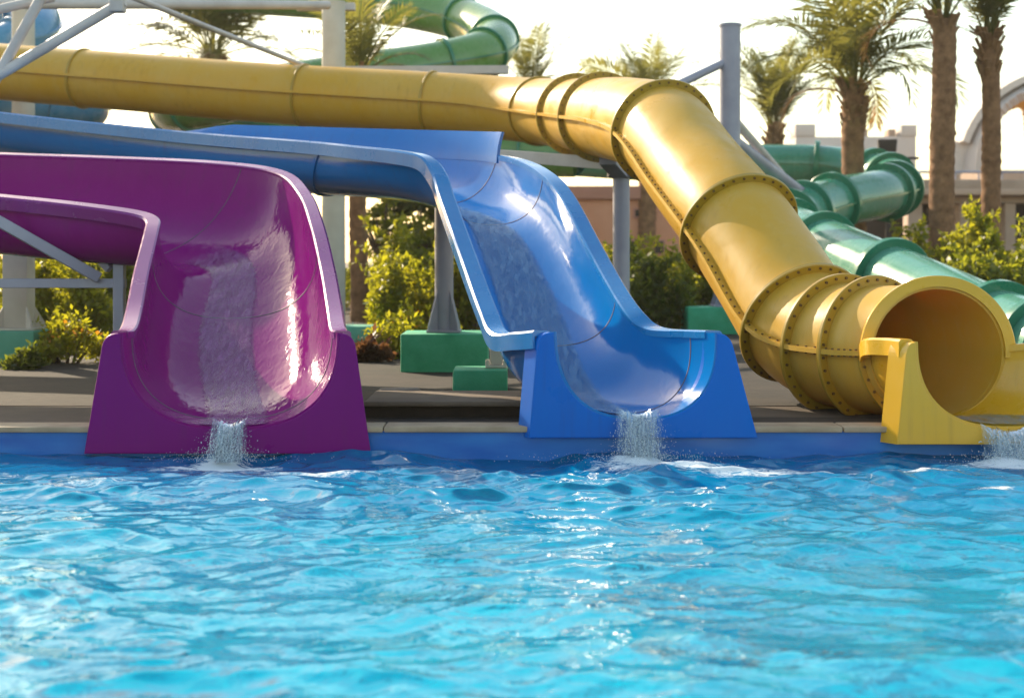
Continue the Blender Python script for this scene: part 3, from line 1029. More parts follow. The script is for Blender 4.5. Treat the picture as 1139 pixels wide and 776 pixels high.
plinth('wide dark green plinth under the grey post left of the blue mouth', 494, 10.95, 0.68, 0.6, 0.30, M['plinth'])
plinth('low green block at deck level beside the blue slide', 534, 9.25, 0.36, 0.4, 0.15, M['plinth'])
plinth('small bright green plinth beside palm trunk right of purple slide', 400, 15.0, 0.5, 0.5, 0.17, M['plinth_pale'])
plinth('mint green plinth at the far left under the cream column', 3, 11.8, 0.52, 0.5, 0.28, M['plinth_pale'])
plinth('bright green plinth under the tallest grey post behind the yellow tube', 806, 16.6, 0.86, 0.7, 0.32, M['plinth'])


def post(label, px, D, zb, zt, r, mat, flare=0.0, square=False, group='slide support posts', name='support_post', cap=False):
    q = P(px, 0, D)
    t = thing(name, label, 'post', (q[0], D, zb), group)
    bm = bmesh.new()
    if square:
        add_box(bm, (q[0], D, (zb + zt) / 2 + 0.01), (2 * r, 2 * r, zt - zb - 0.02), 0.008)
    else:
        add_pipe(bm, (q[0], D, zb + 0.015), (q[0], D, zt), r, r, 24)
    bm_obj('shaft', bm, mat, t, True, 40)
    bm = bmesh.new()
    add_box(bm, (q[0], D, zb + 0.011), (r * 3.6, r * 3.6, 0.018), 0.003)
    for a in range(4):
        an = math.pi / 4 + a * math.pi / 2
        add_pipe(bm, (q[0] + math.cos(an) * r * 2.1, D + math.sin(an) * r * 2.1, zb + 0.015),
                 (q[0] + math.cos(an) * r * 2.1, D + math.sin(an) * r * 2.1, zb + 0.05), 0.014, seg=6)
    bm_obj('base_plate', bm, mat, t, True, 30)
    if flare:
        for a in range(4):
            bm = bmesh.new()
            an = a * math.pi / 2 + math.pi / 4
            dx, dy = math.cos(an), math.sin(an)
            nx, ny = -dy * 0.008, dx * 0.008
            ps = [(r * 0.97, 0.02), (r * 2.3, 0.02), (r * 2.2, 0.06), (r * 0.97, flare)]
            A = [bm.verts.new((q[0] + dx * u + nx, D + dy * u + ny, zb + z)) for u, z in ps]
            B = [bm.verts.new((q[0] + dx * u - nx, D + dy * u - ny, zb + z)) for u, z in ps]
            bm.faces.new(A)
            bm.faces.new(B[::-1])
            for i in range(4):
                bm.faces.new((A[i], B[i], B[(i + 1) % 4], A[(i + 1) % 4]))
            bm_obj('gusset', bm, mat, t)
    return t, q[0]


def brace(t, a, b, r, mat, name='brace'):
    bm = bmesh.new()
    add_pipe(bm, a, b, r, seg=14)
    bm_obj(name, bm, mat, t, True, 40)


def zat(py, D):
    return H + (CY - py) / F * D


# grey post below blue trough
t, x = post('grey steel post with flared foot under the blue trough', 494, 11.25, GZ + .30, zat(212, 11.25), 0.075, M['steel'], 0.34)
# grey post under the yellow bend
t, x = post('grey steel post holding up the bend of the yellow tube', 691, 13.6, GZ, zat(196, 13.6), 0.082, M['steel'], 0.3)
bm = bmesh.new()
add_box(bm, (x, 13.6, zat(196, 13.6) + 0.05), (0.26, 0.26, 0.12), 0.01)
add_beam(bm, (x, 13.6, zat(193, 13.6)), P(676, 176, 13.0), 0.16, 0.12)
bm_obj('saddle_bracket', bm, M['steel'], t, True, 30)
bm = bmesh.new()
add_beam(bm, P(540, 172, 14.6), (x, 13.6, zat(183, 13.6)), 0.1, 0.12)
bm_obj('cross_beam', bm, M['pale_steel'], t, True, 30)
# tall post
t, x = post('tallest grey steel post rising behind the yellow tube', 812, 16.95, GZ + .32, zat(30, 16.95), 0.125, M['steel'], 0.4)
bm = bmesh.new()
add_pipe(bm, (x, 16.95, zat(30, 16.95)), (x, 16.95, zat(27, 16.95)), 0.135, seg=24)
bm_obj('cap', bm, M['steel'], t, True, 40)
brace(t, (x, 16.95, zat(67, 16.95)), P(742, 100, 16.6), 0.05, M['steel'])
brace(t, (x, 16.95, zat(128, 16.95)), P(888, 216, 19.2), 0.055, M['pale_steel'])
brace(t, (x, 16.95, zat(155, 16.95)), P(890, 214, 19.2), 0.085, M['steel'])
# cream columns
t, x = post('tall cream column between purple and blue slides beside a palm trunk', 371, 18.6, GZ, zat(2, 18.6), 0.155, M['column'], 0, False)
bm = bmesh.new()
add_beam(bm, P(352, 79, 18.9), P(566, 78, 18.9), 0.12, 0.11)
add_beam(bm, P(330, 8, 18.9), P(395, 8, 18.9), 0.12, 0.10)
bm_obj('cross_beam', bm, M['pale_steel'], t, True, 30)
t, x = post('square cream column on mint plinth at the far left', 21, 12.05, GZ + .28, zat(236, 12.05), 0.105, M['column'], 0.26, True)
t, x = post('white column rising behind the yellow tube in the upper left corner', 26, 20.4, GZ, zat(-25, 20.4), 0.16, M['column'])
t, x = post('short white stub post standing on the low green block', 552, 9.5, GZ + .15, zat(380, 9.5), 0.04, M['column'], 0, True)
# steel frame below the purple trough
t = thing('support_trestle', 'grey steel trestle propping the purple trough at the left', 'trestle', P(133, 400, 9.3))
bm = bmesh.new()
add_beam(bm, P(-120, 315, 9.3), P(140, 315, 9.3), 0.06, 0.062)
bm_obj('beam', bm, M['steel'], t, True, 30)
bm = bmesh.new()
add_beam(bm, P(-16, 238, 8.93), P(110, 309, 9.25), 0.06, 0.07)
bm_obj('brace', bm, M['steel'], t, True, 30)
bm = bmesh.new()
add_beam(bm, P(98, 272, 9.35), P(122, 300, 9.3), 0.05, 0.05)
bm_obj('brace', bm, M['steel'], t, True, 30)
bm = bmesh.new()
q = P(133, 315, 9.3)
add_beam(bm, (q[0], 9.3, GZ), (q[0], 9.3, zat(284, 9.3)), 0.07, 0.07)
bm_obj('leg', bm, M['steel'], t, True, 30)
bm = bmesh.new()
q = P(-118, 315, 9.3)
add_beam(bm, (q[0], 9.3, GZ), (q[0], 9.3, zat(284, 9.3)), 0.07, 0.07)
bm_obj('leg', bm, M['steel'], t, True, 30)
# truss in the upper left
t = thing('steel_truss', 'pale steel pipe truss crossing the upper left corner', 'truss', P(40, 40, 13.4))
for a, b, r in ((P(-60, 118, 13.4), P(138, 2, 13.4), 0.052), (P(-18, 112, 13.4), P(48, -6, 13.4), 0.05), (P(-60, 24, 13.4), P(60, -3, 13.6), 0.045),
                (P(-60, 4, 13.7), P(365, 6, 18.0), 0.055), (P(120, -14, 13.4), P(345, 76, 17.6), 0.03)):
    brace(t, a, b, r, M['pale_steel'], 'pipe')
bm = bmesh.new()
add_box(bm, P(131, 5, 13.4), (0.14, 0.14, 0.16), 0.02)
bm_obj('joint', bm, M['pale_steel'], t, True, 30)

# =================================================================== SPLASHES


def droplets(name, label, pts, rad):
    """each spray is countless beads of water"""
    ico = bmesh.new()
    bmesh.ops.create_icosphere(ico, subdivisions=1, radius=1)
    iv = np.array([v.co[:] for v in ico.verts])
    fi = np.array([[v.index for v in f.verts] for f in ico.faces])
    ico.free()
    V, Fc = [], []
    for k, (p, r) in enumerate(zip(pts, rad)):
        s = np.array([1, 1, random.uniform(0.9, 2.0)]) * r
        V.append(iv * s + p)
        Fc.append(fi + k * len(iv))
    o = mesh_obj(name, np.vstack(V), np.vstack(Fc), M['spray'], None, True)
    return tag(o, label, 'splash', None, 'stuff')


def outfall(label, B, lip_z, width, n, seed, spread=0.2):
    r = np.random.default_rng(seed)
    pts, rad = [], []
    for k in range(n):
        u = r.random() ** 0.7
        x = B[0] + r.normal(0, width * (0.45 + 0.35 * u))
        y = B[1] - 0.01 - 0.15 * u + r.normal(0, 0.02)
        z = lip_z * (1 - u ** 1.7) + r.normal(0, 0.010)
        pts.append((x, y, max(z, 0.0)))
        rad.append(0.0009 + 0.0022 * r.random() ** 3)
    for k in range(n // 2):
        a, d = r.random() * 6.283, abs(r.normal(0, spread))
        pts.append((B[0] + math.cos(a) * d, B[1] - 0.17 + math.sin(a) * d * 0.4, 0.005 + abs(r.normal(0, 0.035)) * math.exp(-d / spread / 2)))
        rad.append(0.0008 + 0.0018 * r.random() ** 3)
    droplets('splash', label, pts, rad)
    # the falling water: three torn sheets one behind the other, one body of water
    n1, n2 = 16, 30
    vs, f, al = [], [], []
    for lay in range(3):
        o0 = len(vs)
        for i in range(n1):
            u = i / (n1 - 1)
            for j in range(n2):
                sx = j / (n2 - 1) * 2 - 1
                w = width * (1.35 - 0.30 * lay) * (1 + 0.10 * math.sin(j * 1.1 + lay) * u)
                vs.append((B[0] + sx * w + r.normal(0, .002), B[1] - 0.004 - (0.09 + 0.035 * lay) * u + 0.014 * math.sin(j * 1.3 + lay * 2 + u * 3) * u - .004 * lay + r.normal(0, .003),
                           lip_z * (1 - u ** 1.6) + 0.05 * sx * sx * (1 - u) * (1 if lay < 1 else .6) - 0.015 * u + 0.004 * lay))
                al.append(min(1, math.cos(sx * 1.5) * 1.5) * (1 - 0.3 * u))
        f += [(o0 + i * n2 + j, o0 + i * n2 + j + 1, o0 + (i + 1) * n2 + j + 1, o0 + (i + 1) * n2 + j) for i in range(n1 - 1) for j in range(n2 - 1)]
    o = mesh_obj('waterfall', vs, np.array(f), M['falling'], None, True)
    film(o, al)
    tag(o, label.replace('spray', 'sheet of water'), 'water', None, 'stuff')


outfall('spray falling from the purple slide mouth into the pool', pB[0], pB[0][2] + 0.01, 0.068, 2200, 1)
outfall('spray falling from the blue slide mouth into the pool', bB[0], bB[0][2] + 0.01, 0.085, 2800, 2, 0.26)
outfall('spray falling from the yellow tube mouth into the pool', yB[0], yB[0][2] - 0.03, 0.11, 2000, 3)

# =================================================================== PLANTS


def leaves(centres, normals_spread, size, aspect=0.45, r=rng):
    """kite-shaped leaves, one quad each, bent along the midrib"""
    n = len(centres)
    d = unit(r.normal(0, 1, (n, 3)) + normals_spread)
    s = unit(np.cross(d, r.normal(0, 1, (n, 3))))
    L_ = size * r.uniform(0.6, 1.35, (n, 1))
    a = centres
    tip = centres + d * L_
    mid = centres + d * L_ * 0.45
    up_ = np.cross(d, s)
    l = mid + s * L_ * aspect * 0.5 + up_ * L_ * 0.08
    q = mid - s * L_ * aspect * 0.5 + up_ * L_ * 0.08
    V = np.stack([a, l, tip, q], 1).reshape(-1, 3)
    f = np.arange(4 * n).reshape(n, 4)
    return V, f


def lobes_points(lobes, n, r):
    vol = np.array([l[3] * l[4] * l[5] for l in lobes]) ** 0.75
    pick = r.choice(len(lobes), n, p=vol / vol.sum())
    lb = np.array(lobes)[pick]
    d = unit(r.normal(0, 1, (n, 3)))
    rad = r.random((n, 1)) ** 0.42
    rad *= 1 + 0.18 * np.sin(d[:, :1] * 7 + pick[:, None]) * np.cos(d[:, 1:2] * 6)
    return lb[:, :3] + d * rad * lb[:, 3:6]


def bush(label, px, D, w, h, mat, n=2600, size=0.085, seed=0, depth=None, group='bushes behind the slides', name='bush', zb=GZ, shoots=14, flowers=0):
    r = np.random.default_rng(seed + 100)
    q = P(px, 0, D)
    t = thing(name, label, 'bush', (q[0], D, zb), group)
    dp = depth or w * 0.6
    lobes = []
    for k in range(max(6, int(w * 7))):
        u = r.uniform(-0.5, 0.5)
        hh = h * r.uniform(0.55, 1.0) * (1 - 0.9 * u * u)
        rz = hh * r.uniform(0.2, 0.32)
        lobes.append((q[0] + u * w * 0.85, D + r.uniform(-.5, .5) * dp * 0.8, zb + hh - rz, r.uniform(.14, .24) * min(w, 1.6), r.uniform(.14, .24) * min(w, 1.6), rz))
        lobes.append((q[0] + u * w, D + r.uniform(-.5, .5) * dp, zb + hh * 0.38, r.uniform(.16, .26) * min(w, 1.6), .2 * min(w, 1.6), hh * 0.36))
    pts = lobes_points(lobes, n, r)
    # loose shoots that break the outline
    for k in range(shoots):
        l = lobes[2 * r.integers(len(lobes) // 2)]
        m_ = int(n / 110) + 4
        u = np.linspace(0, 1, m_)[:, None]
        tip = np.array([r.normal(0, .18), r.normal(0, .12), r.uniform(.15, .34)]) * (h ** 0.7)
        pts = np.vstack([pts, np.array(l[:3]) + np.array([0, 0, l[5] * 0.7]) + u * tip + r.normal(0, .018, (m_, 3))])
    pts = pts[pts[:, 2] > zb + 0.01]
    V, f = leaves(pts, np.array([0, -0.1, 0.35]), size, 0.5, r)
    mesh_obj('foliage', V, f, mat, t)
    bm = bmesh.new()
    for k in range(9):
        l = lobes[2 * r.integers(len(lobes) // 2)]
        x0 = q[0] + (l[0] - q[0]) * 0.45
        add_pipe(bm, (x0, D, zb), (l[0], l[1], l[2]), 0.016, 0.006, 6)
    bm_obj('stem', bm, M['bark'], t)
    if flowers:
        fp = lobes_points(lobes[::2], flowers, r)
        V, f = leaves(fp + np.array([0, -.03, .03]), np.array([0, -0.6, 0.5]), size * 0.8, 0.9, r)
        mesh_obj('flower', V, f, M['flower'], t)
    return t


bush('lime green bush left of the cream column under the purple trough', 55, 15.5, 1.0, 1.05, M['leaf_lime'], 3200, 0.09, 1)
bush('taller yellow-green bush behind the purple trough frame', 112, 17.5, 1.2, 1.25, M['leaf_mid'], 3600, 0.1, 2)
bush('lime bush seen through the gap left of the cream column', -15, 18.5, 1.2, 1.2, M['leaf_lime'], 2600, 0.1, 3)
bush('orange flowering border plant in front of the mint plinth', 70, 11.9, 0.66, 0.40, M['leaf_lime'], 1500, 0.06, 4, group='border plants', name='border_plant', flowers=50, shoots=8)
bush('dark low border plant at the left edge of the planting strip', 26, 11.3, 0.42, 0.15, M['leaf_dark'], 1300, 0.055, 5, group='border plants', name='border_plant', shoots=6)
bush('dark red-leaved border plant just right of the purple panel', 410, 12.1, 0.32, 0.2, M['leaf_red'], 900, 0.07, 6, group='border plants', name='border_plant', shoots=6)
bush('yellow-green border plant left of the wide dark green plinth', 438, 12.5, 0.42, 0.36, M['leaf_lime'], 1200, 0.06, 7, group='border plants', name='border_plant', shoots=8)
bush('yellow flowering border plant behind the wide dark green plinth', 462, 13.8, 0.9, 0.42, M['leaf_lime'], 1800, 0.06, 8, group='border plants', name='border_plant', flowers=60, shoots=8)
bush('broad lime green bush beside the palm trunk', 436, 17.2, 1.1, 1.15, M['leaf_lime'], 4200, 0.09, 9)
bush('lime green bush between grey post and blue gunwale', 522, 16.2, 0.7, 1.0, M['leaf_lime'], 3000, 0.09, 10)
bush('darker green bush behind the grey post', 478, 20, 1.4, 1.35, M['leaf_mid'], 4200, 0.11, 11)
bush('rounded dark green bush right of the post under the yellow bend', 735, 17.0, 1.15, 0.95, M['leaf_dark'], 5200, 0.075, 12, shoots=10)
bush('yellow-topped bush behind the dark rounded bush', 722, 19.0, 1.5, 1.22, M['leaf_lime'], 4600, 0.085, 13)
bush('small bright bush between the blue gunwale and grey post', 668, 19.5, 0.5, 1.1, M['leaf_lime'], 1800, 0.085, 14)
bush('dark green bush under the yellow incline', 778, 18.2, 0.6, 0.8, M['leaf_mid'], 2200, 0.08, 15)
bush('tall lime shrub behind the blue-green tube on the right', 1062, 19.0, 1.3, 1.42, M['leaf_lime'], 5200, 0.1, 16)
bush('tall lime shrub at the right edge in front of the pavilion', 1128, 17.5, 1.1, 1.6, M['leaf_lime'], 5200, 0.1, 17)
bush('darker green shrub filling in behind the blue-green tube collar', 1095, 16.0, 1.6, 1.02, M['leaf_mid'], 5200, 0.09, 18)
bush('low green shrub in front of the low tan building', 1020, 21.5, 0.9, 1.15, M['leaf_mid'], 2600, 0.1, 19)
bush('full lime bush filling the gap between palm trunk and grey post', 452, 15.6, 0.8, 0.95, M['leaf_lime'], 4200, 0.075, 34)
bush('low lime bush beside the foot of the grey post', 415, 16.6, 0.5, 0.7, M['leaf_lime'], 2200, 0.075, 35)
bush('sunlit lime bush band behind the wide dark green plinth', 460, 23.5, 2.6, 1.0, M['leaf_lime'], 6000, 0.1, 31, shoots=24)
bush('sunlit lime bush behind the post under the yellow bend', 690, 23, 2.0, 0.98, M['leaf_lime'], 5000, 0.1, 32, shoots=16)
bush('lime bush filling the gap behind the purple trough trestle', 85, 20, 2.2, 1.25, M['leaf_lime'], 5000, 0.1, 33, shoots=20)
bush('long far hedge behind the cream column', 300, 26, 9.0, 1.25, M['leaf_mid'], 9000, 0.16, 20, depth=1.0, group='far hedges', name='hedge')
bush('long far hedge in front of the pink building', 800, 28, 6.5, 1.0, M['leaf_dark'], 8000, 0.15, 21, depth=1.0, group='far hedges', name='hedge')
bush('far hedge at the left edge behind the bushes', 20, 23, 5.0, 1.3, M['leaf_dark'], 8000, 0.14, 22, depth=1.0, group='far hedges', name='hedge')


def tree(label, px, D, h, crown, mat, n=5200, size=0.12, seed=0, lean=0.0):
    r = np.random.default_rng(seed + 500)
    q = P(px, 0, D)
    t = thing('leafy_tree', label, 'tree', (q[0], D, GZ), 'broadleaf trees')
    bm = bmesh.new()
    fork = Vector((q[0] + lean, D, GZ + h * 0.42))
    add_pipe(bm, (q[0], D, GZ), fork, 0.09, 0.06, 10)
    lobes = []
    for k in range(15):
        a = r.random() * 6.283
        rr = r.uniform(0.1, 1.0) * crown
        zz = GZ + h * r.uniform(0.45, 1.0) * (1 - 0.12 * rr)
        c = Vector((fork.x + math.cos(a) * rr, D + math.sin(a) * rr, zz))
        mid = fork.lerp(c, 0.5) + Vector((0, 0, -0.08))
        add_pipe(bm, fork, mid, 0.04, 0.025, 7)
        add_pipe(bm, mid, c, 0.025, 0.008, 6)
        lobes.append((c.x, c.y, c.z, r.uniform(.2, .42) * crown, r.uniform(.2, .42) * crown, r.uniform(.14, .3) * crown))
    bm_obj('trunk', bm, M['bark'], t, True)
    pts = lobes_points(lobes, n, r)
    V, f = leaves(pts, np.array([0, 0, -0.1]), size, 0.5, r)
    mesh_obj('crown', V, f, mat, t)


tree('dark leafy tree behind the grey post and blue trough', 470, 22, 2.25, 0.62, M['leaf_dark'], 5200, 0.11, 1)
tree('slim yellow-green sapling right of the palm trunk', 424, 21, 2.1, 0.36, M['leaf_mid'], 1500, 0.1, 2)

# ------------------------------------------------------------------ palms


def frond(r, base, az, el0, length, droop, dead=False, dens=46):
    """one pinnate frond: curved rachis with two ranks of narrow leaflets"""
    n = 16
    p = np.array(base, dtype=float)
    pts = [p.copy()]
    el = el0
    for i in range(n):
        d = np.array([math.cos(el) * math.cos(az), math.cos(el) * math.sin(az), math.sin(el)])
        p = p + d * length / n
        pts.append(p.copy())
        el -= droop * (0.4 + 1.5 * i / n) / n
    pts = np.array(pts)
    tan = unit(np.gradient(pts, axis=0))
    sd = unit(np.cross(tan, np.array([0, 0, 1.0]) + 1e-3))
    upv = np.cross(sd, tan)
    twist = r.normal(0, 0.35)
    sd, upv = sd * math.cos(twist) + upv * math.sin(twist), upv * math.cos(twist) - sd * math.sin(twist)
    V, Fc = [], []
    # rachis as a slim three-sided rod
    for i in range(n):
        w0, w1 = 0.022 * (1 - i / n) + 0.004, 0.022 * (1 - (i + 1) / n) + 0.004
        b = len(V)
        V += [pts[i] - sd[i] * w0, pts[i] + sd[i] * w0, pts[i + 1] + sd[i + 1] * w1, pts[i + 1] - sd[i + 1] * w1]
        Fc.append((b, b + 1, b + 2, b + 3))
        b = len(V)
        V += [pts[i] - upv[i] * w0 * .7, pts[i] + upv[i] * w0 * .7, pts[i + 1] + upv[i + 1] * w1 * .7, pts[i + 1] - upv[i + 1] * w1 * .7]
        Fc.append((b, b + 1, b + 2, b + 3))
    for s in (1, -1):
        for u in np.linspace(0.17, 0.995, dens):
            x = u * n
            i = min(n - 1, int(x))
            fr = x - i
            c = pts[i] * (1 - fr) + pts[i + 1] * fr
            L_ = length * (0.09 + 0.17 * math.sin(math.pi * min(1, 0.1 + u * 0.86)) ** 0.8) * r.uniform(0.8, 1.15)
            d = unit(sd[i] * s * 0.85 + tan[i] * (0.45 + 0.55 * u) + upv[i] * (0.32 + r.normal(0, .1)) + r.normal(0, .06, 3) - np.array([0, 0, .18]))
            wd = unit(np.cross(d, upv[i])) * L_ * 0.036
            mid = c + d * L_ * 0.4
            tip = c + d * L_ - np.array([0, 0, L_ * 0.16])
            b = len(V)
            V += [c, mid + wd, tip, mid - wd]
            Fc.append((b, b + 1, b + 2, b + 3))
    return np.array(V), np.array(Fc)


def palm(label, px, D, z_top, r_trunk, flen, nf, seed, upright=0.0, dead=0, boots=0.7, lean=0.0, zb=GZ, arch=1.0):
    r = np.random.default_rng(seed + 900)
    q = P(px, 0, D)
    t = thing('palm_tree', label, 'palm tree', (q[0] - lean, D, zb), 'date palms')
    # trunk, scarred with old leaf bases
    hh = z_top - zb
    rows = max(16, int(hh / 0.045))
    seg = 26
    V = []
    for i in range(rows + 1):
        u = i / rows
        z = zb + hh * u
        cx = q[0] - lean * (1 - u) + 0.02 * math.sin(u * 5 + seed)
        rad0 = r_trunk * (1.12 - 0.16 * u + 0.16 * math.exp(-u * 12))
        for j in range(seg):
            a = 2 * math.pi * j / seg
            ph = 0.9 * math.sin(z * 2.7 + seed) + 0.5 * math.sin(z * 6.1 + a)
            k = math.sin(a * 6.5 + z * 20 + ph) * math.sin(-a * 6.5 + z * 20 + ph) * (0.6 + 0.5 * math.sin(z * 4.3 + a * 2 + seed))
            rad = rad0 * (1 + 0.085 * k + r.normal(0, .024))
            V.append((cx + math.cos(a) * rad, D + math.sin(a) * rad, z))
    f = [(i * seg + j, i * seg + (j + 1) % seg, (i + 1) * seg + (j + 1) % seg, (i + 1) * seg + j) for i in range(rows) for j in range(seg)]
    mesh_obj('trunk', np.array(V), np.array(f), M['trunk'], t, True)
    # cut leaf bases at the neck
    bm = bmesh.new()
    for k in range(int(95 * boots)):
        u = r.random()
        a = r.random() * 6.283
        z = z_top - boots + boots * u * 1.05
        o = Vector((math.cos(a), math.sin(a), 0))
        base = Vector((q[0], D, z)) + o * r_trunk * 0.82
        tip = base + o * r.uniform(.05, .12) * (0.6 + u) + Vector((0, 0, r.uniform(.10, .24)))
        add_beam(bm, base, tip, r.uniform(.05, .085), 0.025, 0, 0)
    bm_obj('leaf_base', bm, M['boot'], t)
    Vs, Fs, Vd, Fd, nb, nd = [], [], [], [], 0, 0
    top = np.array((q[0], D, z_top))
    for k in range(nf):
        u = (k + 0.5) / nf
        az = k * 2.39996 + r.normal(0, .15)
        el = R(86) - (R(100) * (1 - upright)) * u ** 1.15 - R(18) * upright * u
        dr = (R(35) + R(60) * u * (1 - 0.6 * upright)) * arch
        ln = flen * r.uniform(.82, 1.08) * (0.75 + 0.3 * math.sin(math.pi * min(1, u + .15)))
        V, f = frond(r, top + np.array([math.cos(az), math.sin(az), 0]) * r_trunk * .4, az, el + r.normal(0, .07), ln, dr)
        Vs.append(V)
        Fs.append(f + nb)
        nb += len(V)
    mesh_obj('crown', np.vstack(Vs), np.vstack(Fs), M['palm_leaf'], t)
    for k in range(dead):
        az = R(160 + 220 * (k / max(1, dead)) + r.normal(0, 15))
        V, f = frond(r, top + np.array([math.cos(az), math.sin(az), -1]) * r_trunk * .5, az, R(25), flen * .62, R(150), True, 30)
        Vd.append(V)
        Fd.append(f + nd)
        nd += len(V)
    if dead:
        mesh_obj('dead_leaves', np.vstack(Vd), np.vstack(Fd), M['dead_leaf'], t)
    return t


palm('big palm with wide arching crown behind the blue-green tube', 950, 22.0, zat(100, 22), 0.17, 2.45, 25, 1, 0.55, 2, 0.7, arch=1.7)
palm('smaller upright palm between the tallest post and the big palm', 861, 28.0, zat(146, 28), 0.18, 2.0, 20, 2, 0.93, 0, 0.45)
palm('thick tall palm trunk whose crown leaves the picture, nearer the post', 1049, 20.0, zat(22, 20), 0.165, 2.4, 16, 3, 0.85, 1, 0.3, 0.0)
palm('slimmer tall palm nearest the right edge', 1100, 20.6, zat(42, 20.6), 0.13, 1.9, 12, 4, 0.97, 0, 0.65, -0.06)
palm('distant palm peeking over the yellow bend', 719, 34.0, zat(122, 34), 0.2, 2.1, 30, 5, 0.0, 0, 0.5)
palm('distant palm partly hidden by the green loop', 590, 33.0, zat(104, 33), 0.2, 1.9, 12, 6, 0.85, 0, 0.5)
palm('drooping palm crown above the yellow tube on the left', 238, 27.0, zat(62, 27), 0.2, 2.9, 24, 7, 0.3, 0, 0.5)
palm('palm with trunk beside the cream column and crown above the yellow tube', 399, 20.0, zat(84, 20), 0.115, 1.45, 18, 8, 0.45, 0, 0.4)

# =================================================================== BUILDINGS


def box_part(name, t, x0, x1, y0, y1, z0, z1, mat, bev=0.02):
    bm = bmesh.new()
    add_box(bm, ((x0 + x1) / 2, (y0 + y1) / 2, (z0 + z1) / 2), (x1 - x0, y1 - y0, z1 - z0), bev)
    return bm_obj(name, bm, mat, t, True, 30)


D = 34.0
X = lambda px, d: (px - CX) / F * d
t = thing('stucco_building', 'low pink stucco building seen under the yellow tube', 'building', (X(700, D), D, GZ))
box_part('wall', t, X(618, D), X(800, D), D, D + 6, GZ, zat(222, D), M['pink_wall'])
box_part('parapet', t, X(614, D), X(804, D), D - 0.12, D + 6.1, zat(222, D) + .004, zat(207, D), M['pink_roof'])
for a, b, y0, y1 in ((704, 728, 231, 243), (700, 740, 266, 284), (640, 655, 250, 285)):
    w = box_part('window', t, X(a, D), X(b, D), D - 0.05, D + 0.03, zat(y1, D), zat(y0, D), M['pink_roof'], 0.01)
    box_part('pane', w, X(a, D) + .05, X(b, D) - .05, D - 0.062, D - .03, zat(y1, D) + .05, zat(y0, D) - .05, M['dark'], 0.004)

D = 38.0
t = thing('pavilion_building', 'low tan building with flat roof terrace and dark openings on the right', 'building', (X(1100, D), D, GZ))
box_part('back_wall', t, X(985, D), X(1330, D), D + 3.0, D + 3.2, GZ, zat(218, D), M['dark'])
for a, b in ((1010, 1026), (1068, 1078), (1118, 1130), (1172, 1184), (1230, 1242)):
    box_part('pier', t, X(a, D), X(b, D), D, D + 0.5, GZ, zat(226, D), M['tan_wall'])
box_part('wall', t, X(1026, D) + .003, X(1068, D) - .003, D + .1, D + .35, GZ, zat(250, D), M['tan_wall'])
box_part('lintel', t, X(1005, D), X(1330, D), D - .02, D + .6, zat(226, D) + .003, zat(218, D), M['tan_wall'])
box_part('roof', t, X(1000, D), X(1335, D), D - 0.5, D + 4, zat(218, D) + .004, zat(211, D), M['rose_slab'])
box_part('parapet', t, X(1004, D), X(1330, D), D - 0.2, D + 0.1, zat(211, D) + .004, zat(200, D), M['tan_wall'])
bm = bmesh.new()
zr = zat(191.5, D)
add_pipe(bm, (X(1004, D), D - .05, zr), (X(1330, D), D - .05, zr), 0.035)
for px in range(1010, 1330, 26):
    add_pipe(bm, (X(px, D), D - .05, zat(200, D)), (X(px, D), D - .05, zr), 0.025, seg=8)
bm_obj('railing', bm, M['steel'], t, True, 40)

D = 48.0
t = thing('white_tower', 'white parapeted tower block behind the big palm', 'building', (X(950, D), D, GZ))
box_part('wall', t, X(885, D), X(1019, D), D, D + 5, GZ, zat(152, D), M['white_wall'])
box_part('parapet', t, X(885, D) - .02, X(907, D), D - .04, D + 1.0, zat(152, D) + .004, zat(138, D), M['white_wall'])
box_part('parapet', t, X(1002, D), X(1019, D) + .02, D - .04, D + 1.0, zat(152, D) + .004, zat(139, D), M['white_wall'])
for a, b in ((958, 967), (990, 998)):
    box_part('chimney', t, X(a, D), X(b, D), D + .2, D + .8, zat(152, D) + .004, zat(143, D), M['tan_wall'])
t = thing('floodlight', 'dark floodlight on a bracket above the blue-green tube', 'floodlight', P(988, 190, 30))
bm = bmesh.new()
q = P(987, 163, 30)
add_box(bm, q, (0.36, 0.16, 0.3), 0.03, R(-12), top=1.15)
bm_obj('lamp_housing', bm, M['dark'], t, True, 30)
bm = bmesh.new()
add_pipe(bm, q - Vector((0, 0, .14)), (q.x, 30, GZ), 0.04)
add_pipe(bm, P(985, 176, 30.1), P(1022, 176, 30.1), 0.03)
bm_obj('pole', bm, M['dark'], t, True, 40)

# arched dome pavilion
D = 46.0
cx, rad = X(1168, D), 3.15
zc = zat(196, D)
t = thing('domed_pavilion', 'large open dome with arched ribs at the right edge', 'building', (cx, D, GZ))
box_part('base_block', t, cx - rad * 1.05, cx + rad * 1.05, D - rad, D + rad, GZ, zc, M['tan_wall'])
na, ne, arches = 192, 60, 6


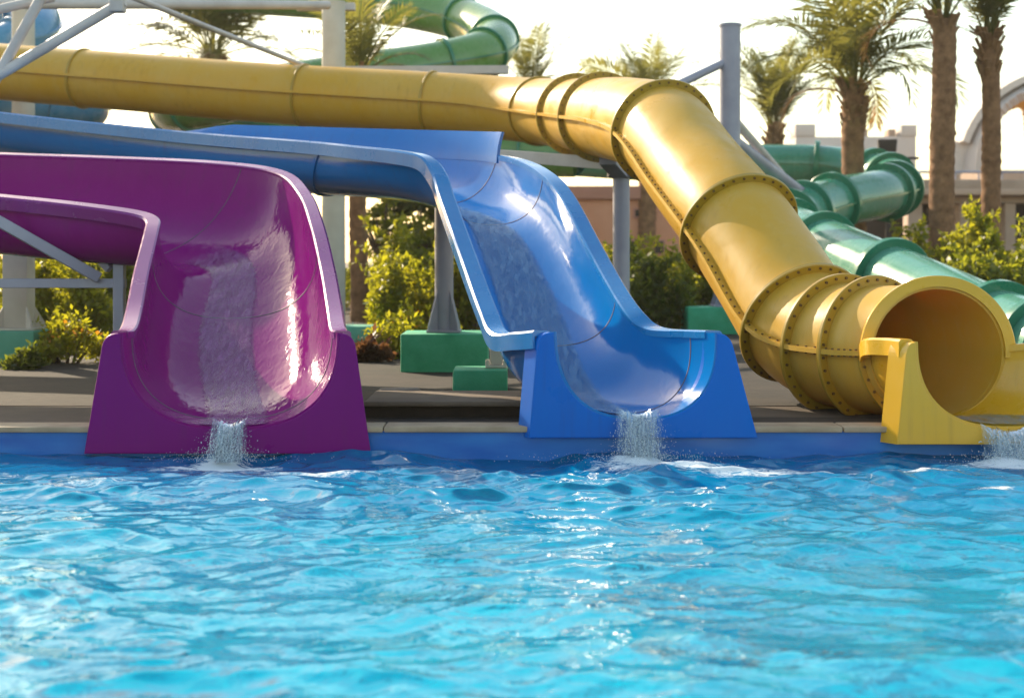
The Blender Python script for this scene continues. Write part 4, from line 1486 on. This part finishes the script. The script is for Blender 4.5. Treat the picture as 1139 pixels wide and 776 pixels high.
def dome_shell(name, rr, th, mat, mat_in):
    V, f, fm = [], [], []
    idx = {}

    def vert(i, j, k):
        key = (i % na, j, k)
        if key not in idx:
            a, e_ = 2 * math.pi * i / na + 0.3, math.pi / 2 * j / ne
            q = rr - th * k
            idx[key] = len(V)
            V.append((cx + q * math.cos(e_) * math.cos(a), D + q * math.cos(e_) * math.sin(a), zc + 0.02 + q * math.sin(e_)))
        return idx[key]

    def solid(i, j):
        u = (((i + .5) % na) / na * arches) % 1 * 2 - 1
        el = (j + .5) / ne
        lim = 0.62 * math.sqrt(max(0, 1 - (u / 0.78) ** 2)) if abs(u) < 0.78 else 0
        return el > lim
    for i in range(na):
        for j in range(ne):
            if not solid(i, j):
                continue
            o_ = [vert(i, j, 0), vert(i + 1, j, 0), vert(i + 1, j + 1, 0), vert(i, j + 1, 0)]
            n_ = [vert(i, j, 1), vert(i + 1, j, 1), vert(i + 1, j + 1, 1), vert(i, j + 1, 1)]
            f.append(tuple(o_))
            fm.append(0)
            f.append(tuple(n_[::-1]))
            fm.append(1)
            for (di, dj), (a, b) in (((0, -1), (0, 1)), ((1, 0), (1, 2)), ((0, 1), (2, 3)), ((-1, 0), (3, 0))):
                if j + dj >= ne:
                    continue
                if j + dj < 0 or not solid((i + di) % na, j + dj):
                    f.append((o_[a], n_[a], n_[b], o_[b]))
                    fm.append(0)
    return mesh_obj(name, V, f, [mat, mat_in], t, True, fm, 40)


dome_shell('dome', rad, 0.28, M['dome'], M['dome_in'])
bm = bmesh.new()   # raised front rib
for k in range(30):
    a0, a1 = math.pi * k / 30, math.pi * (k + 1) / 30
    add_beam(bm, (cx + 1.03 * rad * math.cos(a0), D - .6, zc + .02 + 1.03 * rad * math.sin(a0)),
             (cx + 1.03 * rad * math.cos(a1), D - .6, zc + .02 + 1.03 * rad * math.sin(a1)), 0.9, 0.22, 0, 0)
bm_obj('arch_rib', bm, M['white_wall'], t)

# loose stones in the strip behind the slab: a few flat pieces
for k, (px, py, D, w, h_) in enumerate(((445, 428, 9.0, .30, .05), (640, 440, 8.75, .34, .05))):
    q = P(px, py, D)
    bm = bmesh.new()
    add_box(bm, (q[0], D, GZ + h_ / 2 + .004), (w, .2, h_), 0.015, R(8 - 20 * k), top=.85)
    o = bm_obj('flat_stone', bm, M['stone'], None, True, 30)
    tag(o, ['flat grey stone on the soil right of the purple panel', 'flat grey stone on the soil behind the blue mouth'][k], 'stone', 'loose stones')

# =================================================================== HAZE
hm, hnt, hout = new_mat('warm_haze')
pv = hnt.nodes.new('ShaderNodeVolumePrincipled')
pv.inputs['Color'].default_value = (1.0, 0.93, 0.84, 1)
pv.inputs['Density'].default_value = 0.0006
pv.inputs['Anisotropy'].default_value = 0.3
hnt.links.new(pv.outputs[0], hout.inputs['Volume'])
bm = bmesh.new()
add_box(bm, (0, 150, 4.0), (1220, 1520, 12.4))
o = bm_obj('haze', bm, hm)
o['kind'] = 'stuff'

# =================================================================== LIGHT, SKY, CAMERA
SUN = Vector((-0.54, 0.70, 0.46)).normalized()
el = math.asin(SUN.z)
az = math.atan2(SUN.x, SUN.y)          # clockwise from +Y
w = bpy.data.worlds.new('World')
S.world = w
w.use_nodes = True
nt = w.node_tree
nt.nodes.clear()
sky = nt.nodes.new('ShaderNodeTexSky')
sky.sky_type = 'NISHITA'
sky.sun_disc = False
sky.sun_elevation = el
sky.sun_rotation = az
sky.air_density = 1.4
sky.dust_density = 1.0
sky.ozone_density = 1.0
bg = nt.nodes.new('ShaderNodeBackground')
bg.inputs[1].default_value = 0.13
wo = nt.nodes.new('ShaderNodeOutputWorld')
tintn = nt.nodes.new('ShaderNodeMix')
tintn.data_type = 'RGBA'
tintn.blend_type = 'MULTIPLY'
tintn.inputs[0].default_value = 1.0
tintn.inputs[7].default_value = (1.0, 0.92, 0.80, 1)
nt.links.new(sky.outputs[0], tintn.inputs[6])
nt.links.new(tintn.outputs[2], bg.inputs[0])
nt.links.new(bg.outputs[0], wo.inputs[0])

sl = bpy.data.lights.new('sun', 'SUN')
sl.energy = 3.3
sl.angle = R(0.5)
sl.color = (1.0, 0.83, 0.60)
so = bpy.data.objects.new('sun', sl)
link(so)
so.rotation_euler = SUN.to_track_quat('Z', 'Y').to_euler()

cam = bpy.data.cameras.new('camera')
cam.sensor_width = 36
cam.lens = F / 1139 * 36
cam.shift_y = -(388 - CY) / 1139
cam.clip_start = 0.05
cam.clip_end = 3000
cam.dof.use_dof = True
cam.dof.focus_distance = 7.6
cam.dof.aperture_fstop = 2.4
co = bpy.data.objects.new('camera', cam)
link(co)
co.location = (0, 0, H)
co.rotation_euler = (R(90), 0, 0)
S.camera = co

S.view_settings.view_transform = 'Standard'
S.view_settings.look = 'None'
S.view_settings.exposure = 1.45
S.view_settings.gamma = 1
S.cycles.use_denoising = True
S.cycles.max_bounces = 8
S.cycles.transparent_max_bounces = 12
S.cycles.caustics_reflective = False
S.cycles.caustics_refractive = False
